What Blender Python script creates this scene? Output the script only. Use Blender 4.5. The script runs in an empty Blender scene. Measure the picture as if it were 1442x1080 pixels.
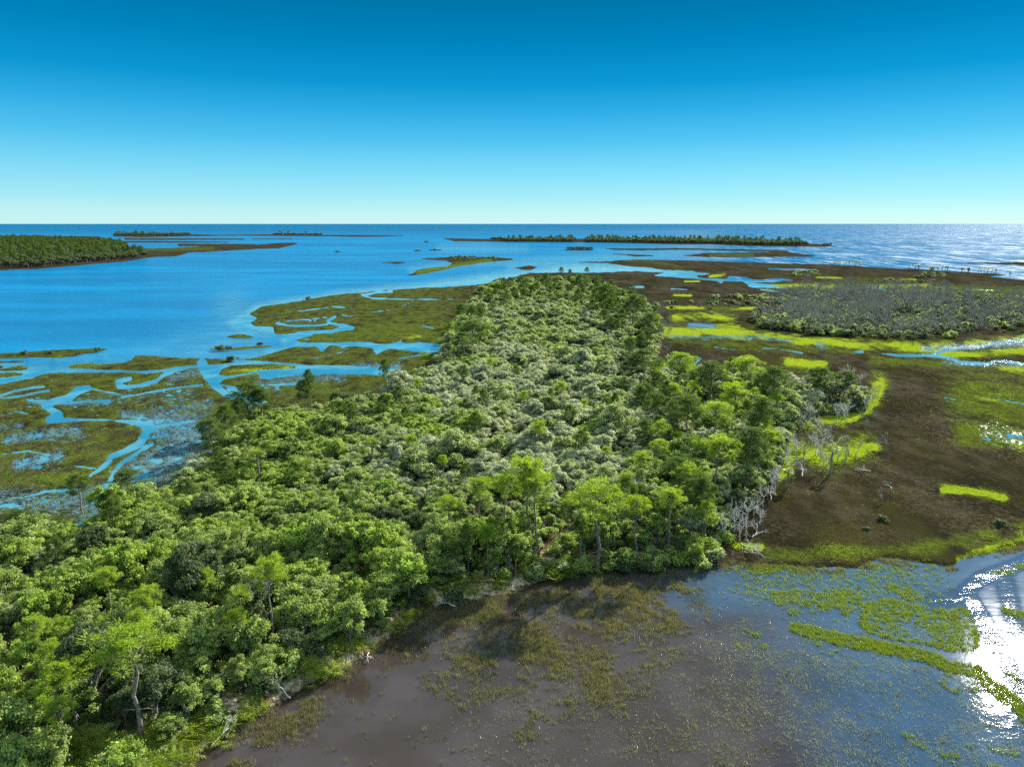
import bpy, math, random
import numpy as np
from mathutils import Vector, Matrix
R = math.radians
rng = np.random.default_rng(11)
random.seed(5)
scene = bpy.context.scene
COL = scene.collection
# ------------------------------------------------------------------ camera
H, PITCH, F, CX, CY = 50.0, R(12.8), 992.0, 721.0, 540.0
cam_d = bpy.data.cameras.new('camera')
cam_d.sensor_width = 36.0
cam_d.lens = 36.0 * F / 1442.0
cam_d.clip_start, cam_d.clip_end = 0.5, 300000.0
cam = bpy.data.objects.new('camera', cam_d)
COL.objects.link(cam)
cam.location = (0, 0, H)
cam.rotation_euler = (R(90) - PITCH, 0, 0)
scene.camera = cam

def at(px, py, z=0.0):
    px = np.asarray(px, float); py = np.asarray(py, float)
    xc = (px - CX) / F; yc = (CY - py) / F
    dy = math.cos(PITCH) + yc * math.sin(PITCH)
    dz = -math.sin(PITCH) + yc * math.cos(PITCH)
    t = (z - H) / np.minimum(dz, -1e-5)
    return xc * t, dy * t

def proj(X, Y, z=0.0):
    X = np.asarray(X, float); Y = np.asarray(Y, float)
    f = Y * math.cos(PITCH) - (z - H) * math.sin(PITCH)
    u = Y * math.sin(PITCH) + (z - H) * math.cos(PITCH)
    f = np.maximum(f, 1e-3)
    return CX + F * X / f, CY - F * u / f

# ------------------------------------------------------------------ noise
def _h(ix, iy, s):
    n = (ix.astype(np.int64) * 374761393 + iy.astype(np.int64) * 668265263 + s * 974711) & 0x7fffffff
    n = ((n ^ (n >> 13)) * 1274126177) & 0x7fffffff
    return ((n ^ (n >> 16)) & 0xffff) / 65535.0
def vnoise(x, y, s=0):
    ix = np.floor(x); iy = np.floor(y); fx = x - ix; fy = y - iy
    fx = fx * fx * (3 - 2 * fx); fy = fy * fy * (3 - 2 * fy)
    a = _h(ix, iy, s); b = _h(ix + 1, iy, s); c = _h(ix, iy + 1, s); d = _h(ix + 1, iy + 1, s)
    return (a * (1 - fx) + b * fx) * (1 - fy) + (c * (1 - fx) + d * fx) * fy
def fbm(x, y, s=0, o=3):
    v = 0; a = 0.5; t = 0
    for i in range(o):
        v = v + a * vnoise(x * 2 ** i + 13.7 * i, y * 2 ** i - 7.1 * i, s + i); t += a; a *= 0.5
    return v / t
def sstep(a, b, x):
    t = np.clip((x - a) / (b - a), 0, 1)
    return t * t * (3 - 2 * t)

# ------------------------------------------------------------------ shoreline survey
LAND = [
 # main land: wooded peninsula and right marsh
 [(665,403),(720,391),(745,384.5),(780,384),(827,384.5),(895,382),(937,384),(917,388.5),(969,392),(991,394.5),(1012,397),(1016,400),
  (1019,395.5),(1047,397.5),(1057,405),(1109,406),(1079,400),(1061,399),(1117,395),(1101,392),(1063,394),(1049,390),(1027,389),(1024,393),
  (984,391.5),(981,388.5),(1000,386),(973,381.5),(935,380),(917,377.5),(892,376),(872,373),(857,371),(802,369.5),(857,368.5),(880,366),(910,366),
  (970,367),(1080,370.5),(1170,372.5),(1220,376),(1260,378),(1280,378.5),(1350,383),(1400,385),(1424,387),(1392,389.5),(1442,394),(1900,420),
  (1900,745),(1600,752),(1500,760),(1442,769),(1400,776),(1354,786),(1338,800),(1318,795),(1294,791),(1241,788),(1203,801),(1157,800),(1100,795),(1030,793),(995,803),
  (960,800),(920,805),(880,808),(850,808),(800,812),(770,815),(745,822),(720,835),(690,840),(660,845),(640,852),(615,855),(595,865),(585,872),
  (560,890),(530,910),(500,930),(480,948),(450,955),(430,965),(400,985),(385,1000),(350,1020),(320,1035),(290,1060),(270,1080),(240,1110),(150,1200),
  (0,1400),(-700,1900),(-900,900),(-250,790),(-100,765),(0,748),(60,748),(120,738),(150,718),(200,693),(260,668),(290,652),(310,640),(330,600),(345,575),(400,560),(470,550),
  (540,540),(600,525),(640,480)],
 [(670,402),(640,403),(552,408),(467,416),(435,422),(400,427),(367,432),(352,442),(362,449),(352,454),(360,460),(385,461),(387,470),(402,472),
  (425,468),(440,471),(430,475),(415,479),(425,482),(480,482),(510,481),(545,485),(590,482),(620,485),(720,500),(720,402)],
 [(335,507),(370,501),(392,494),(415,489),(445,487),(450,494),(455,494),(465,487),(480,487),(482,490),(492,487),(525,490),(527,497),(550,492),
  (585,495),(650,500),(650,540),(560,525),(520,517),(480,514),(430,514),(400,511),(370,509)],
 [(307,528),(312,520),(325,515),(345,513),(385,512),(417,515),(416,521),(380,522),(345,526),(318,530)],
 [(310,540),(316,534),(342,529),(365,526.5),(366,531),(360,535),(420,528),(500,527),(560,530),(560,565),(400,570),(350,560),(340,545),(322,543)],
 [(308,545),(318,544),(320,547),(312,550)],
 [(290,491.5),(330,489),(365,486.5),(384,485.5),(383,488),(370,491),(335,493),(305,494)],
 [(318,474),(335,470),(345,471),(362,474.5),(350,477),(320,476)],
 [(-300,502),(0,497),(100,492),(150,490),(160,491),(140,495),(110,500),(82,504),(50,503),(0,505),(-300,512)],
 [(94,515),(117,511),(132,511),(130,513),(175,510),(185,507),(190,501),(212,501),(250,504),(300,505),(330,507.5),(322,511),(262,515),(225,521),(200,522),(137,520),(100,518)],
 [(-60,512),(0,514),(6,516),(0,519),(-60,520)],
 [(0,520),(20,516),(30,514.5),(41,518),(36,521),(10,522.5),(0,522.5)],
 [(-60,526),(0,525),(20,524),(37,526.5),(30,529),(0,532),(-60,534)],
 [(-20,509),(30,508),(48,508),(30,511),(-20,512)],
 [(-350,575),(0,542),(25,536),(50,532),(53,529),(75,526),(125,525),(175,525),(212,526),(225,524),(250,521),(270,518),(285,518),(300,530),(330,560),
  (348,572),(345,640),(310,645),(290,655),(260,670),(200,695),(150,720),(120,740),(0,750),(-350,790)],
 # far left island and its marsh points
 [(-400,333),(0,332),(135,333),(178,340),(182,347),(212,350),(250,349),(312,345),(360,345),(397,342),(415,342),(420,343),(410,346),(392,350),(360,351),
  (290,355),(265,356),(250,361),(215,362),(180,368),(110,374),(50,379),(0,381),(-400,396)],
 [(158,332),(180,330),(265,330),(310,331),(360,330.5),(390,330),(455,331),(520,331.5),(577,332),(540,333.5),(510,334),(455,333),(390,332.5),(340,332),(265,333),(200,334.5),(158,333)],
 [(175,335.5),(260,335.8),(345,336.2),(345,337.8),(300,338),(220,338.2),(175,338)],
 [(175,339.5),(270,340),(320,340.8),(325,342),(260,342.2),(175,342)],
 [(250,343.2),(360,344),(360,346),(250,347)],
 [(355,336),(414,336),(412,337),(355,337)],
 # far barrier island
 [(622,335.5),(700,337),(810,336.5),(830,336.5),(1000,338),(1080,339),(1140,343),(1170,345.5),(1177,347),(1160,348),(1100,347.5),(1060,347),(1000,344.5),
  (960,344.5),(900,343),(825,341.5),(720,341),(690,340.5),(640,340)],
 [(588,364.5),(640,361.5),(690,362),(722,364),(722,366),(685,369.5),(660,373),(640,376.5),(615,382.5),(590,387),(568,388.5),(582,385),(588,380),(605,377.5),(630,375),(637,371),(628,367.5)],
 [(537,370),(560,369),(578,370),(560,371.5)],
 [(792,352),(810,350),(837,351),(835,353),(800,353)],
 [(850,350),(900,350),(960,349.5),(1040,351),(1110,353),(1110,355),(1040,353.5),(960,352),(900,353),(862,352)],
 [(960,360.5),(992,356.5),(1045,356),(1080,355),(1105,354.5),(1150,360.5),(1140,361.5),(1080,362),(1000,362.5)],
 [(848,357),(900,358.5),(932,360.5),(895,361.5),(880,359.5)],
 [(725,377),(745,374),(757,376),(747,381),(735,380)],
 [(1420,361),(1600,358),(1600,364)],
 [(1330,370.5),(1450,369.3),(1600,371),(1440,374),(1400,372.3)],
 [(596,340),(604,340),(604,341.5),(596,341.5)],[(583,352.5),(594,352.5),(594,354),(583,354)],[(603,351.5),(622,351.5),(622,353),(603,353)],[(470,354),(480,354),(480,355.5),(470,355.5)],
]
CREEK = [
 [(0,585,1.5),(25,580,1.8),(48,584,2),(64,576,2.5)],[(20,625,1.2),(60,618,1.6),(95,622,1.8),(130,612,2),(150,600,2.5)],[(0,640,1.5),(40,635,1.8),(70,640,1.5)],[(60,665,1.2),(100,655,1.6),(135,660,2)],
 [(230,565,1.5),(255,560,1.8),(282,566,1.5),(300,560,2)],[(120,545,1.8),(150,552,1.6),(172,556,1.2)],[(405,440,1.4),(440,436,1.6),(470,432,1.2),(500,434,1)],[(520,440,1),(550,436,1.4),(575,428,1.4),(588,421,1.5)],
 [(560,462,1),(590,458,1.4),(610,462,1)],[(440,505,1.2),(470,500,1.6),(490,492,2)],[(560,505,1.2),(590,500,1.6),(600,494,1.2)],[(1290,430,1),(1340,428,1.4),(1400,432,1)],[(1070,408,1.4),(1110,412,1.2),(1150,409,1)],
 [(1000,488,1.2),(1040,493,1.4),(1090,490,1.2),(1130,497,1.5)],[(1330,560,1.2),(1365,566,1.6),(1400,561,1.4),(1442,569,1.8)],
 [(275,516,4),(250,520,6),(230,529,6),(220,537,7),(200,542,6),(180,545,6),(167,543,9),(166,537,8),(183,533,7)],
 [(285,512,18),(287,520,15),(295,532,14),(302,542,14),(317,554,10),(340,566,5)],
 [(125,546,8),(110,550,13),(97,561,11),(75,566,11),(64,572,11),(75,579,13),(83,584,15),(68,591,11),(82,592,8),(125,591,5),(162,592,5),(190,595,8),
  (212,600,13),(205,612,13),(197,625,12),(175,636,9),(157,642,8),(152,652,9),(140,662,7),(130,667,5),(112,690,4),(95,691,6),(67,692,4),(32,700,2.5),(-40,705,2)],
 [(212,604,6),(240,598,5),(275,592,2)],
 [(215,625,6),(190,640,6),(172,652,6),(160,665,6),(150,690,8),(140,710,9)],
 [(0,557,5),(20,551,5),(45,546,5),(62,544.5,3)],
 [(-40,563,5),(0,561,4),(25,558,3.5),(50,553,3),(70,550,2)],
 [(170,560,1),(230,549,2),(285,542,3)],
 [(88,569,3),(117,566,5),(155,564,3)],
 [(40,564,3),(75,566,4)],
 [(552,411,3),(530,412,3),(510,416,4),(522,420,3),(550,421,2.5),(580,422,2.5),(640,421,1.5)],
 [(420,470,7),(440,467,5),(465,467,5),(480,463,6),(497,462,5),(485,458,4),(465,456,4),(462,452,4),(472,446,3)],
 [(462,457,3),(440,459,2.5),(410,459,2.5),(388,455,2.5),(400,453,2),(430,450,2),(460,447,2)],
 [(482,444,1.5),(500,446,1.5),(518,447,1)],
 [(430,478,1.5),(470,477,1.5)],
 [(560,484,2),(585,484,2)],
 [(525,487,4),(550,485,3),(565,481,2.5)],[(530,498,4),(545,489,4),(565,492,2),(585,495,2)],
 [(340,528,4),(365,523,4),(410,521,4),(440,523,4),(480,523,5),(510,522,6),(545,520,5),(560,522,4)],
 # right marsh
 [(1243,498,3),(1263,501,4),(1312,501,4),(1342,506,5),(1352,511,5),(1389,513,5.5),(1403,508,4),(1442,513,4),(1500,520,4),(1600,522,4)],
 [(1314,500,4),(1332,493,4),(1383,490,4),(1401,484,3.5),(1442,480,3),(1600,474,3)],
 [(1200,496,2),(1215,495,3)],
 [(989,499,2),(986,505,2.5),(979,512,3.5)],
 [(914,508,4),(926,508,5)],
 [(886,404.5,3),(906,404.5,3)],[(945,407,1.6),(967,408,1.6)],
 [(1221,403,1.5),(1240,407,1.5),(1259,413,1.8)],[(1083,379,2),(1145,380,2)],[(1360,408,1.5),(1400,409,1.5)],
]
# soft areas: (list of (x, y, half width), amount)
WET = [
 ([(225,600,25),(270,605,32),(250,640,36),(200,670,30)],.62),([(0,705,20),(80,710,22),(150,700,22),(120,725,25)],.5),([(12,620,8),(60,613,9),(110,608,8)],.6),
 ([(25,655,9),(60,648,10),(82,643,8)],.65),([(42,566,6),(88,568,7),(155,566,7)],.5),([(175,585,6),(220,592,9)],.6),([(250,575,7),(297,570,6)],.5),([(0,604,6),(30,600,5)],.45),
 ([(130,565,10),(200,560,14),(270,555,14)],.3),([(240,535,8),(280,525,6)],.5),([(360,545,9),(420,535,9),(480,530,8)],.5),([(500,520,6),(560,520,8)],.8),
 ([(390,452,4),(460,450,4)],.2),([(971,458,3),(1005,460,3.5)],.8),([(940,474,3),(990,476,3),(1070,475,3),(1115,482,3)],.5),([(1152,487,6),(1160,488,4)],.5),
 ([(1300,492,4),(1400,486,6),(1442,482,8)],.5),([(1330,512,3),(1442,516,4)],.4),([(1390,610,10),(1440,622,14),(1550,630,16)],.35),
 
]
GREEN = [
 ([(350,455,14),(450,430,16),(600,410,14)],.45),([(400,480,12),(520,470,22),(620,465,24)],.65),([(540,455,14),(620,440,14)],.55),([(600,500,12),(640,470,18)],.7),
 ([(310,528,10),(420,518,9)],.9),([(300,490,8),(384,487,6)],1.),([(94,515,5),(140,515,4)],1.),([(110,540,8),(200,528,6)],.6),([(80,575,10),(130,560,12),(260,560,22)],.5),
 ([(50,600,20),(150,610,20),(190,620,10)],.45),([(0,590,18),(60,570,14)],.4),([(60,680,16),(140,660,14)],.6),([(250,600,40),(200,660,40),(100,700,40)],.5),([(330,545,14),(460,540,14)],.6),
 ([(260,580,14),(300,575,10)],.6),([(500,525,7),(580,525,7)],.6),
 ([(590,384,5),(640,375,5),(690,368,5)],.8),([(200,352,4),(300,350,3)],.5),([(880,366,3),(930,371,4),(960,377,4)],.4),([(1000,360,3),(1060,359,3)],.5),
 ([(950,479,8),(1100,490,10),(1200,493,10)],.5),([(1230,508,8),(1420,520,10)],.6),([(1370,560,26),(1440,575,50),(1600,580,60)],.66),([(1360,610,20),(1442,620,22)],.8),
 ([(1080,785,10),(1200,780,12),(1300,775,13),(1400,755,12)],.6),([(1442,745,14),(1600,740,18)],.6),([(1150,405,8),(1260,406,9),(1400,410,7),(1600,415,8)],.6),
 ([(1120,386,4),(1170,392,4),(1290,396,4)],.4),([(940,434,4),(1061,436,4)],.7),([(1150,470,8),(1300,475,8)],.3),
]
YEL = [
 ([(950,449,5),(985,446,6),(1030,449,5)],.9),([(1010,458,6),(1040,460,5)],.6),([(936,468,5),(980,468,7),(1060,473,6),(1120,479,6),(1200,485,7),(1300,490,7),(1340,489,5)],1.),
 ([(1362,484,4),(1442,478,6),(1600,472,8)],.7),([(1320,498,3),(1380,500,5),(1440,495,5)],.9),([(1410,520,4),(1442,522,6),(1600,526,6)],.6),
 ([(1100,665,13),(1115,635,12),(1160,645,14),(1210,634,8),(1232,632,5)],1.2),([(1130,598,8),(1175,592,8),(1210,582,9),(1235,555,9),(1238,538,6)],1.2),([(1110,512,3),(1160,516,6)],1.2),
 ([(1328,692,3),(1360,692,5),(1385,696,5),(1412,704,2.5)],1.3),([(1390,775,4),(1442,762,7),(1600,752,8)],1.1),([(1350,790,5),(1385,777,5)],.8),([(1035,770,5),(1070,773,4)],.9),
 ([(1380,560,7),(1420,565,10)],.35),([(1400,625,8),(1440,630,9)],.7),([(1150,408,3),(1180,403,2.5)],.9),([(1221,404,2.5),(1310,403,2.5)],1.),([(1080,404,2),(1150,402,3)],.9),
 ([(1260,411,2),(1330,409,2)],.6),([(1310,405,1.5),(1400,409,1.5)],.5),([(949,416.5,1.6),(973,417,1.6)],.9),([(940,434.5,2),(990,434,2)],.9),([(1030,437,1.5),(1065,434,2)],.9),
 ([(1072,419,1.2),(1090,419.5,1.2)],.9),([(965,397,1.2),(985,397,1.2)],.8),([(1000,390,2),(1020,387,2)],.9),([(1150,391,1.2),(1185,392,1.2)],.9),([(1230,393,1.2),(1290,394,1.2)],.6),
 ([(325,524,2.5),(410,517,2.5)],.35),([(600,505,6),(650,480,8)],.4),([(560,477,3),(590,475,4)],.4),([(640,430,3),(680,420,3)],.5),([(585,384,1.5),(640,374,1.5)],.3),
 ([(1170,470,2.5),(1176,477,2)],.6),([(1442,440,2),(1410,425,1.5)],.5),
]
FOREST = [(672,414),(700,403),(760,397),(830,401),(878,415),(905,432),(926,452),(930,488),(918,508),(935,530),(1000,536),(1060,540),(1100,548),(1130,545),(1195,552),(1222,566),
 (1205,582),(1150,588),(1112,606),(1102,640),(1085,680),(1050,715),(1015,748),(1000,775),(975,796),(920,801),(850,804),(800,808),(765,812),(740,819),(715,831),(660,841),(610,851),(588,864),
 (555,886),(525,906),(495,926),(470,944),(430,959),(395,980),(345,1014),(310,1032),(280,1058),(262,1078),(230,1108),(140,1198),(-20,1380),(-700,1800),(-850,900),(-250,800),(0,772),(60,770),(120,762),(200,722),(262,694),(296,668),
 (318,650),(348,612),(400,598),(470,584),(540,568),(600,548),(628,500),(640,470),(655,440)]

def poly_sd(px, py, poly, M=14.0):
    """signed pixel distance (positive inside), clipped to -M outside its neighbourhood"""
    P = np.array(poly, float)
    out = np.full(px.shape, -M)
    m = (px > P[:,0].min()-M) & (px < P[:,0].max()+M) & (py > P[:,1].min()-M) & (py < P[:,1].max()+M)
    if not m.any(): return out
    x = px[m]; y = py[m]
    ins = np.zeros(x.shape, bool); d2 = np.full(x.shape, 1e9)
    for (ax, ay), (bx, by) in zip(P, np.roll(P, -1, 0)):
        c = ((ay > y) != (by > y))
        if by != ay:
            ins ^= c & (x < (bx - ax) * (y - ay) / (by - ay) + ax)
        ex, ey = bx - ax, by - ay; L = ex*ex + ey*ey + 1e-9
        t = np.clip(((x-ax)*ex + (y-ay)*ey) / L, 0, 1)
        d2 = np.minimum(d2, (x-ax-t*ex)**2 + (y-ay-t*ey)**2)
    d = np.sqrt(d2)
    out[m] = np.maximum(np.where(ins, d, -d), -M)
    return out
def line_d(px, py, line, pad):
    """distance minus local half width along a polyline"""
    out = np.full(px.shape, 1e3)
    for (ax, ay, aw), (bx, by, bw) in zip(line[:-1], line[1:]):
        w = max(aw, bw) + pad
        m = (px > min(ax,bx)-w) & (px < max(ax,bx)+w) & (py > min(ay,by)-w) & (py < max(ay,by)+w)
        if not m.any(): continue
        x = px[m]; y = py[m]; ex, ey = bx-ax, by-ay; L = ex*ex+ey*ey+1e-9
        t = np.clip(((x-ax)*ex+(y-ay)*ey)/L, 0, 1)
        d = np.sqrt((x-ax-t*ex)**2+(y-ay-t*ey)**2)
        out[m] = np.minimum(out[m], d - (aw+(bw-aw)*t))
    return out
def soft(px, py, items):
    v = np.zeros(px.shape)
    for line, amt in items:
        pad = 1.6 * max(p[2] for p in line)
        v0 = np.zeros(px.shape)
        for a, b in zip(line[:-1], line[1:]):
            w = max(a[2], b[2])
            # elliptical falloff: areas are seen foreshortened, so width counts once across
            d = line_d(px, py, [(a[0],a[1],0),(b[0],b[1],0)], 2.6*w)
            m = d < 2.6*w
            v0[m] = np.maximum(v0[m], np.exp(-(d[m]/w)**2))
        v = np.maximum(v, v0*amt)
    return v
def survey(px, py):
    X, Y = at(px, py)
    D = np.hypot(X, Y)
    mpp = np.hypot(D, H) / F
    sd = np.full(px.shape, -14.0)
    for p in LAND: sd = np.maximum(sd, poly_sd(px, py, p))
    for c in CREEK: sd = np.minimum(sd, line_d(px, py, [(a, b, w*.43) for a, b, w in c], 15.0))
    n = (fbm(X/7, Y/16, 3, 3) - .5)
    n2 = (fbm(X/1.6, Y/2.6, 9, 3) - .5)
    amp = np.minimum(1.8 + 5*sstep(700, 780, py), .9/mpp)
    wet = soft(px, py, WET)
    h = sd + n*amp*1.6 + n2*np.minimum(1.3 + 2.7*sstep(700, 780, py), .45/mpp)
    hw = (n*.7 + n2*3.4) * 1.4 + (1.12 - wet*1.25)
    h = np.where((sd > 0) & (wet > .12), np.minimum(h, hw*2.2 + .6), h)
    return X, Y, mpp, sd, h, wet

# ------------------------------------------------------------------ materials
def new_mat(name):
    m = bpy.data.materials.new(name); m.use_nodes = True
    nt = m.node_tree; nt.nodes.clear()
    return m, nt
class N:
    def __init__(s, nt): s.nt = nt
    def n(s, t, **kw):
        o = s.nt.nodes.new(t)
        for k, v in kw.items(): setattr(o, k, v)
        return o
    def l(s, a, b): s.nt.links.new(a, b)
    def set(s, sock, v):
        if isinstance(v, bpy.types.NodeSocket): s.l(v, sock)
        else: sock.default_value = v
    def math(s, op, a, b=None, clamp=False):
        o = s.n('ShaderNodeMath', operation=op, use_clamp=clamp); s.set(o.inputs[0], a)
        if b is not None: s.set(o.inputs[1], b)
        return o.outputs[0]
    def mix(s, f, a, b, mode='MIX'):
        o = s.n('ShaderNodeMix', data_type='RGBA', blend_type=mode)
        s.set(o.inputs[0], f)
        for i, v in ((6, a), (7, b)):
            if isinstance(v, tuple) and len(v) == 3: v = v + (1,)
            s.set(o.inputs[i], v)
        return o.outputs[2]
    def noise(s, vec, scale, detail=3, rough=.55):
        o = s.n('ShaderNodeTexNoise'); o.inputs['Scale'].default_value = scale; o.inputs['Detail'].default_value = detail
        o.inputs['Roughness'].default_value = rough
        s.l(vec, o.inputs['Vector']); return o.outputs[0]
    def scaled(s, vec, sc):
        o = s.n('ShaderNodeVectorMath', operation='MULTIPLY'); s.l(vec, o.inputs[0]); o.inputs[1].default_value = sc
        return o.outputs[0]
    def ramp(s, v, a, b, c=0., d=1.):
        o = s.n('ShaderNodeMapRange', interpolation_type='SMOOTHSTEP'); s.set(o.inputs[0], v)
        for i, q in enumerate((a, b, c, d)): s.set(o.inputs[i+1], q)
        return o.outputs[0]
    def attr(s, name):
        return s.n('ShaderNodeAttribute', attribute_name=name)
    def bump(s, h, strength, dist):
        o = s.n('ShaderNodeBump'); s.set(o.inputs['Strength'], strength); s.set(o.inputs['Distance'], dist); s.l(h, o.inputs['Height'])
        return o.outputs[0]
    def out(s, sh):
        o = s.n('ShaderNodeOutputMaterial'); s.l(sh, o.inputs[0])

def mat_marsh():
    m, nt = new_mat('marsh'); g = N(nt)
    pos = g.n('ShaderNodeNewGeometry').outputs['Position']
    at_ = g.attr('mask'); sp = g.n('ShaderNodeSeparateColor'); g.l(at_.outputs['Color'], sp.inputs[0])
    gr, ye, we = sp.outputs; sa = at_.outputs['Alpha']
    n0 = g.noise(g.scaled(pos, (1,.45,1)), .035, 4, .6); nb0 = g.noise(g.scaled(pos, (1,.5,1)), .06, 3, .6)
    n1 = g.noise(g.scaled(pos, (1,.6,1)), .22, 4, .6)
    n2 = g.noise(pos, 1.3, 4, .65)
    n3 = g.noise(g.scaled(pos, (1,.5,1)), 5., 3, .7)
    brown = g.mix(g.ramp(n1, .34, .64), (.0165,.0142,.0105), (.050,.0425,.030))
    brown = g.mix(g.ramp(nb0, .36, .6), (.0145,.0125,.0085), brown); brown = g.mix(g.ramp(n0, .5, .66), brown, (.032,.031,.010))
    brown = g.mix(g.math('MULTIPLY', g.ramp(n2, .46, .66, 0, .8), g.ramp(n0, .56, .40)), brown, (.095,.076,.05))
    green = g.mix(g.ramp(n2, .3, .7), (.030,.042,.006), (.095,.125,.018))
    yel = g.mix(g.ramp(n2, .25, .7), (.12,.175,.006), (.27,.34,.02))
    ge = g.math('ADD', gr, g.math('MULTIPLY', g.math('SUBTRACT', n1, .5), 1.5))
    ge = g.math('MULTIPLY', g.ramp(ge, .15, .75), g.ramp(gr, .02, .3))
    ye2 = g.math('ADD', g.math('ADD', ye, g.math('MULTIPLY', g.math('SUBTRACT', n2, .5), 1.)), g.math('MULTIPLY', g.math('SUBTRACT', n1, .5), 1.5))
    ye2 = g.math('MULTIPLY', g.ramp(ye2, .25, .75), g.ramp(ye, .03, .2))
    c = g.mix(ge, brown, green); c = g.mix(ye2, c, yel)
    sandc = g.mix(g.ramp(n2, .4, .62), (.085,.06,.035), (.40,.31,.20))
    sandc = g.mix(g.ramp(n1, .42, .62), sandc, (.045,.04,.02))
    c = g.mix(g.ramp(sa, 0., .6), c, sandc); c = g.mix(g.ramp(sa, .78, 1.), c, g.mix(g.ramp(n2, .38, .6), (.16,.12,.07), (.52,.43,.31)))
    c = g.mix(g.ramp(n3, .3, .65, .6, 0.), c, (.012,.012,.006))
    hgt = g.math('ADD', n3, g.math('MULTIPLY', n2, .8))
    nb = g.bump(hgt, .6, .4)
    p = g.n('ShaderNodeBsdfPrincipled'); g.l(c, p.inputs['Base Color']); p.inputs['Roughness'].default_value = .85
    p.inputs['Specular IOR Level'].default_value = 0.
    g.l(nb, p.inputs['Normal'])
    w = g.n('ShaderNodeBsdfPrincipled'); w.inputs['Base Color'].default_value = (.06,.13,.18,1); w.inputs['Roughness'].default_value = .2; w.inputs['Specular IOR Level'].default_value = .12; w.inputs['IOR'].default_value = 1.33  # wet flecks: sky reflection put into the base colour
    g.l(g.bump(n3, .12, .1), w.inputs['Normal'])
    wf = g.math('ADD', g.math('MULTIPLY', g.math('SUBTRACT', n2, .5), 1.6), g.math('MULTIPLY', g.math('SUBTRACT', n3, .5), 2.2))
    wf = g.math('ADD', wf, we)
    wf = g.math('MULTIPLY', g.ramp(wf, .42, .62), g.ramp(we, .03, .12))
    mx = g.n('ShaderNodeMixShader'); g.l(wf, mx.inputs[0]); g.l(p.outputs[0], mx.inputs[1]); g.l(w.outputs[0], mx.inputs[2])
    g.out(mx.outputs[0]); return m

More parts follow.
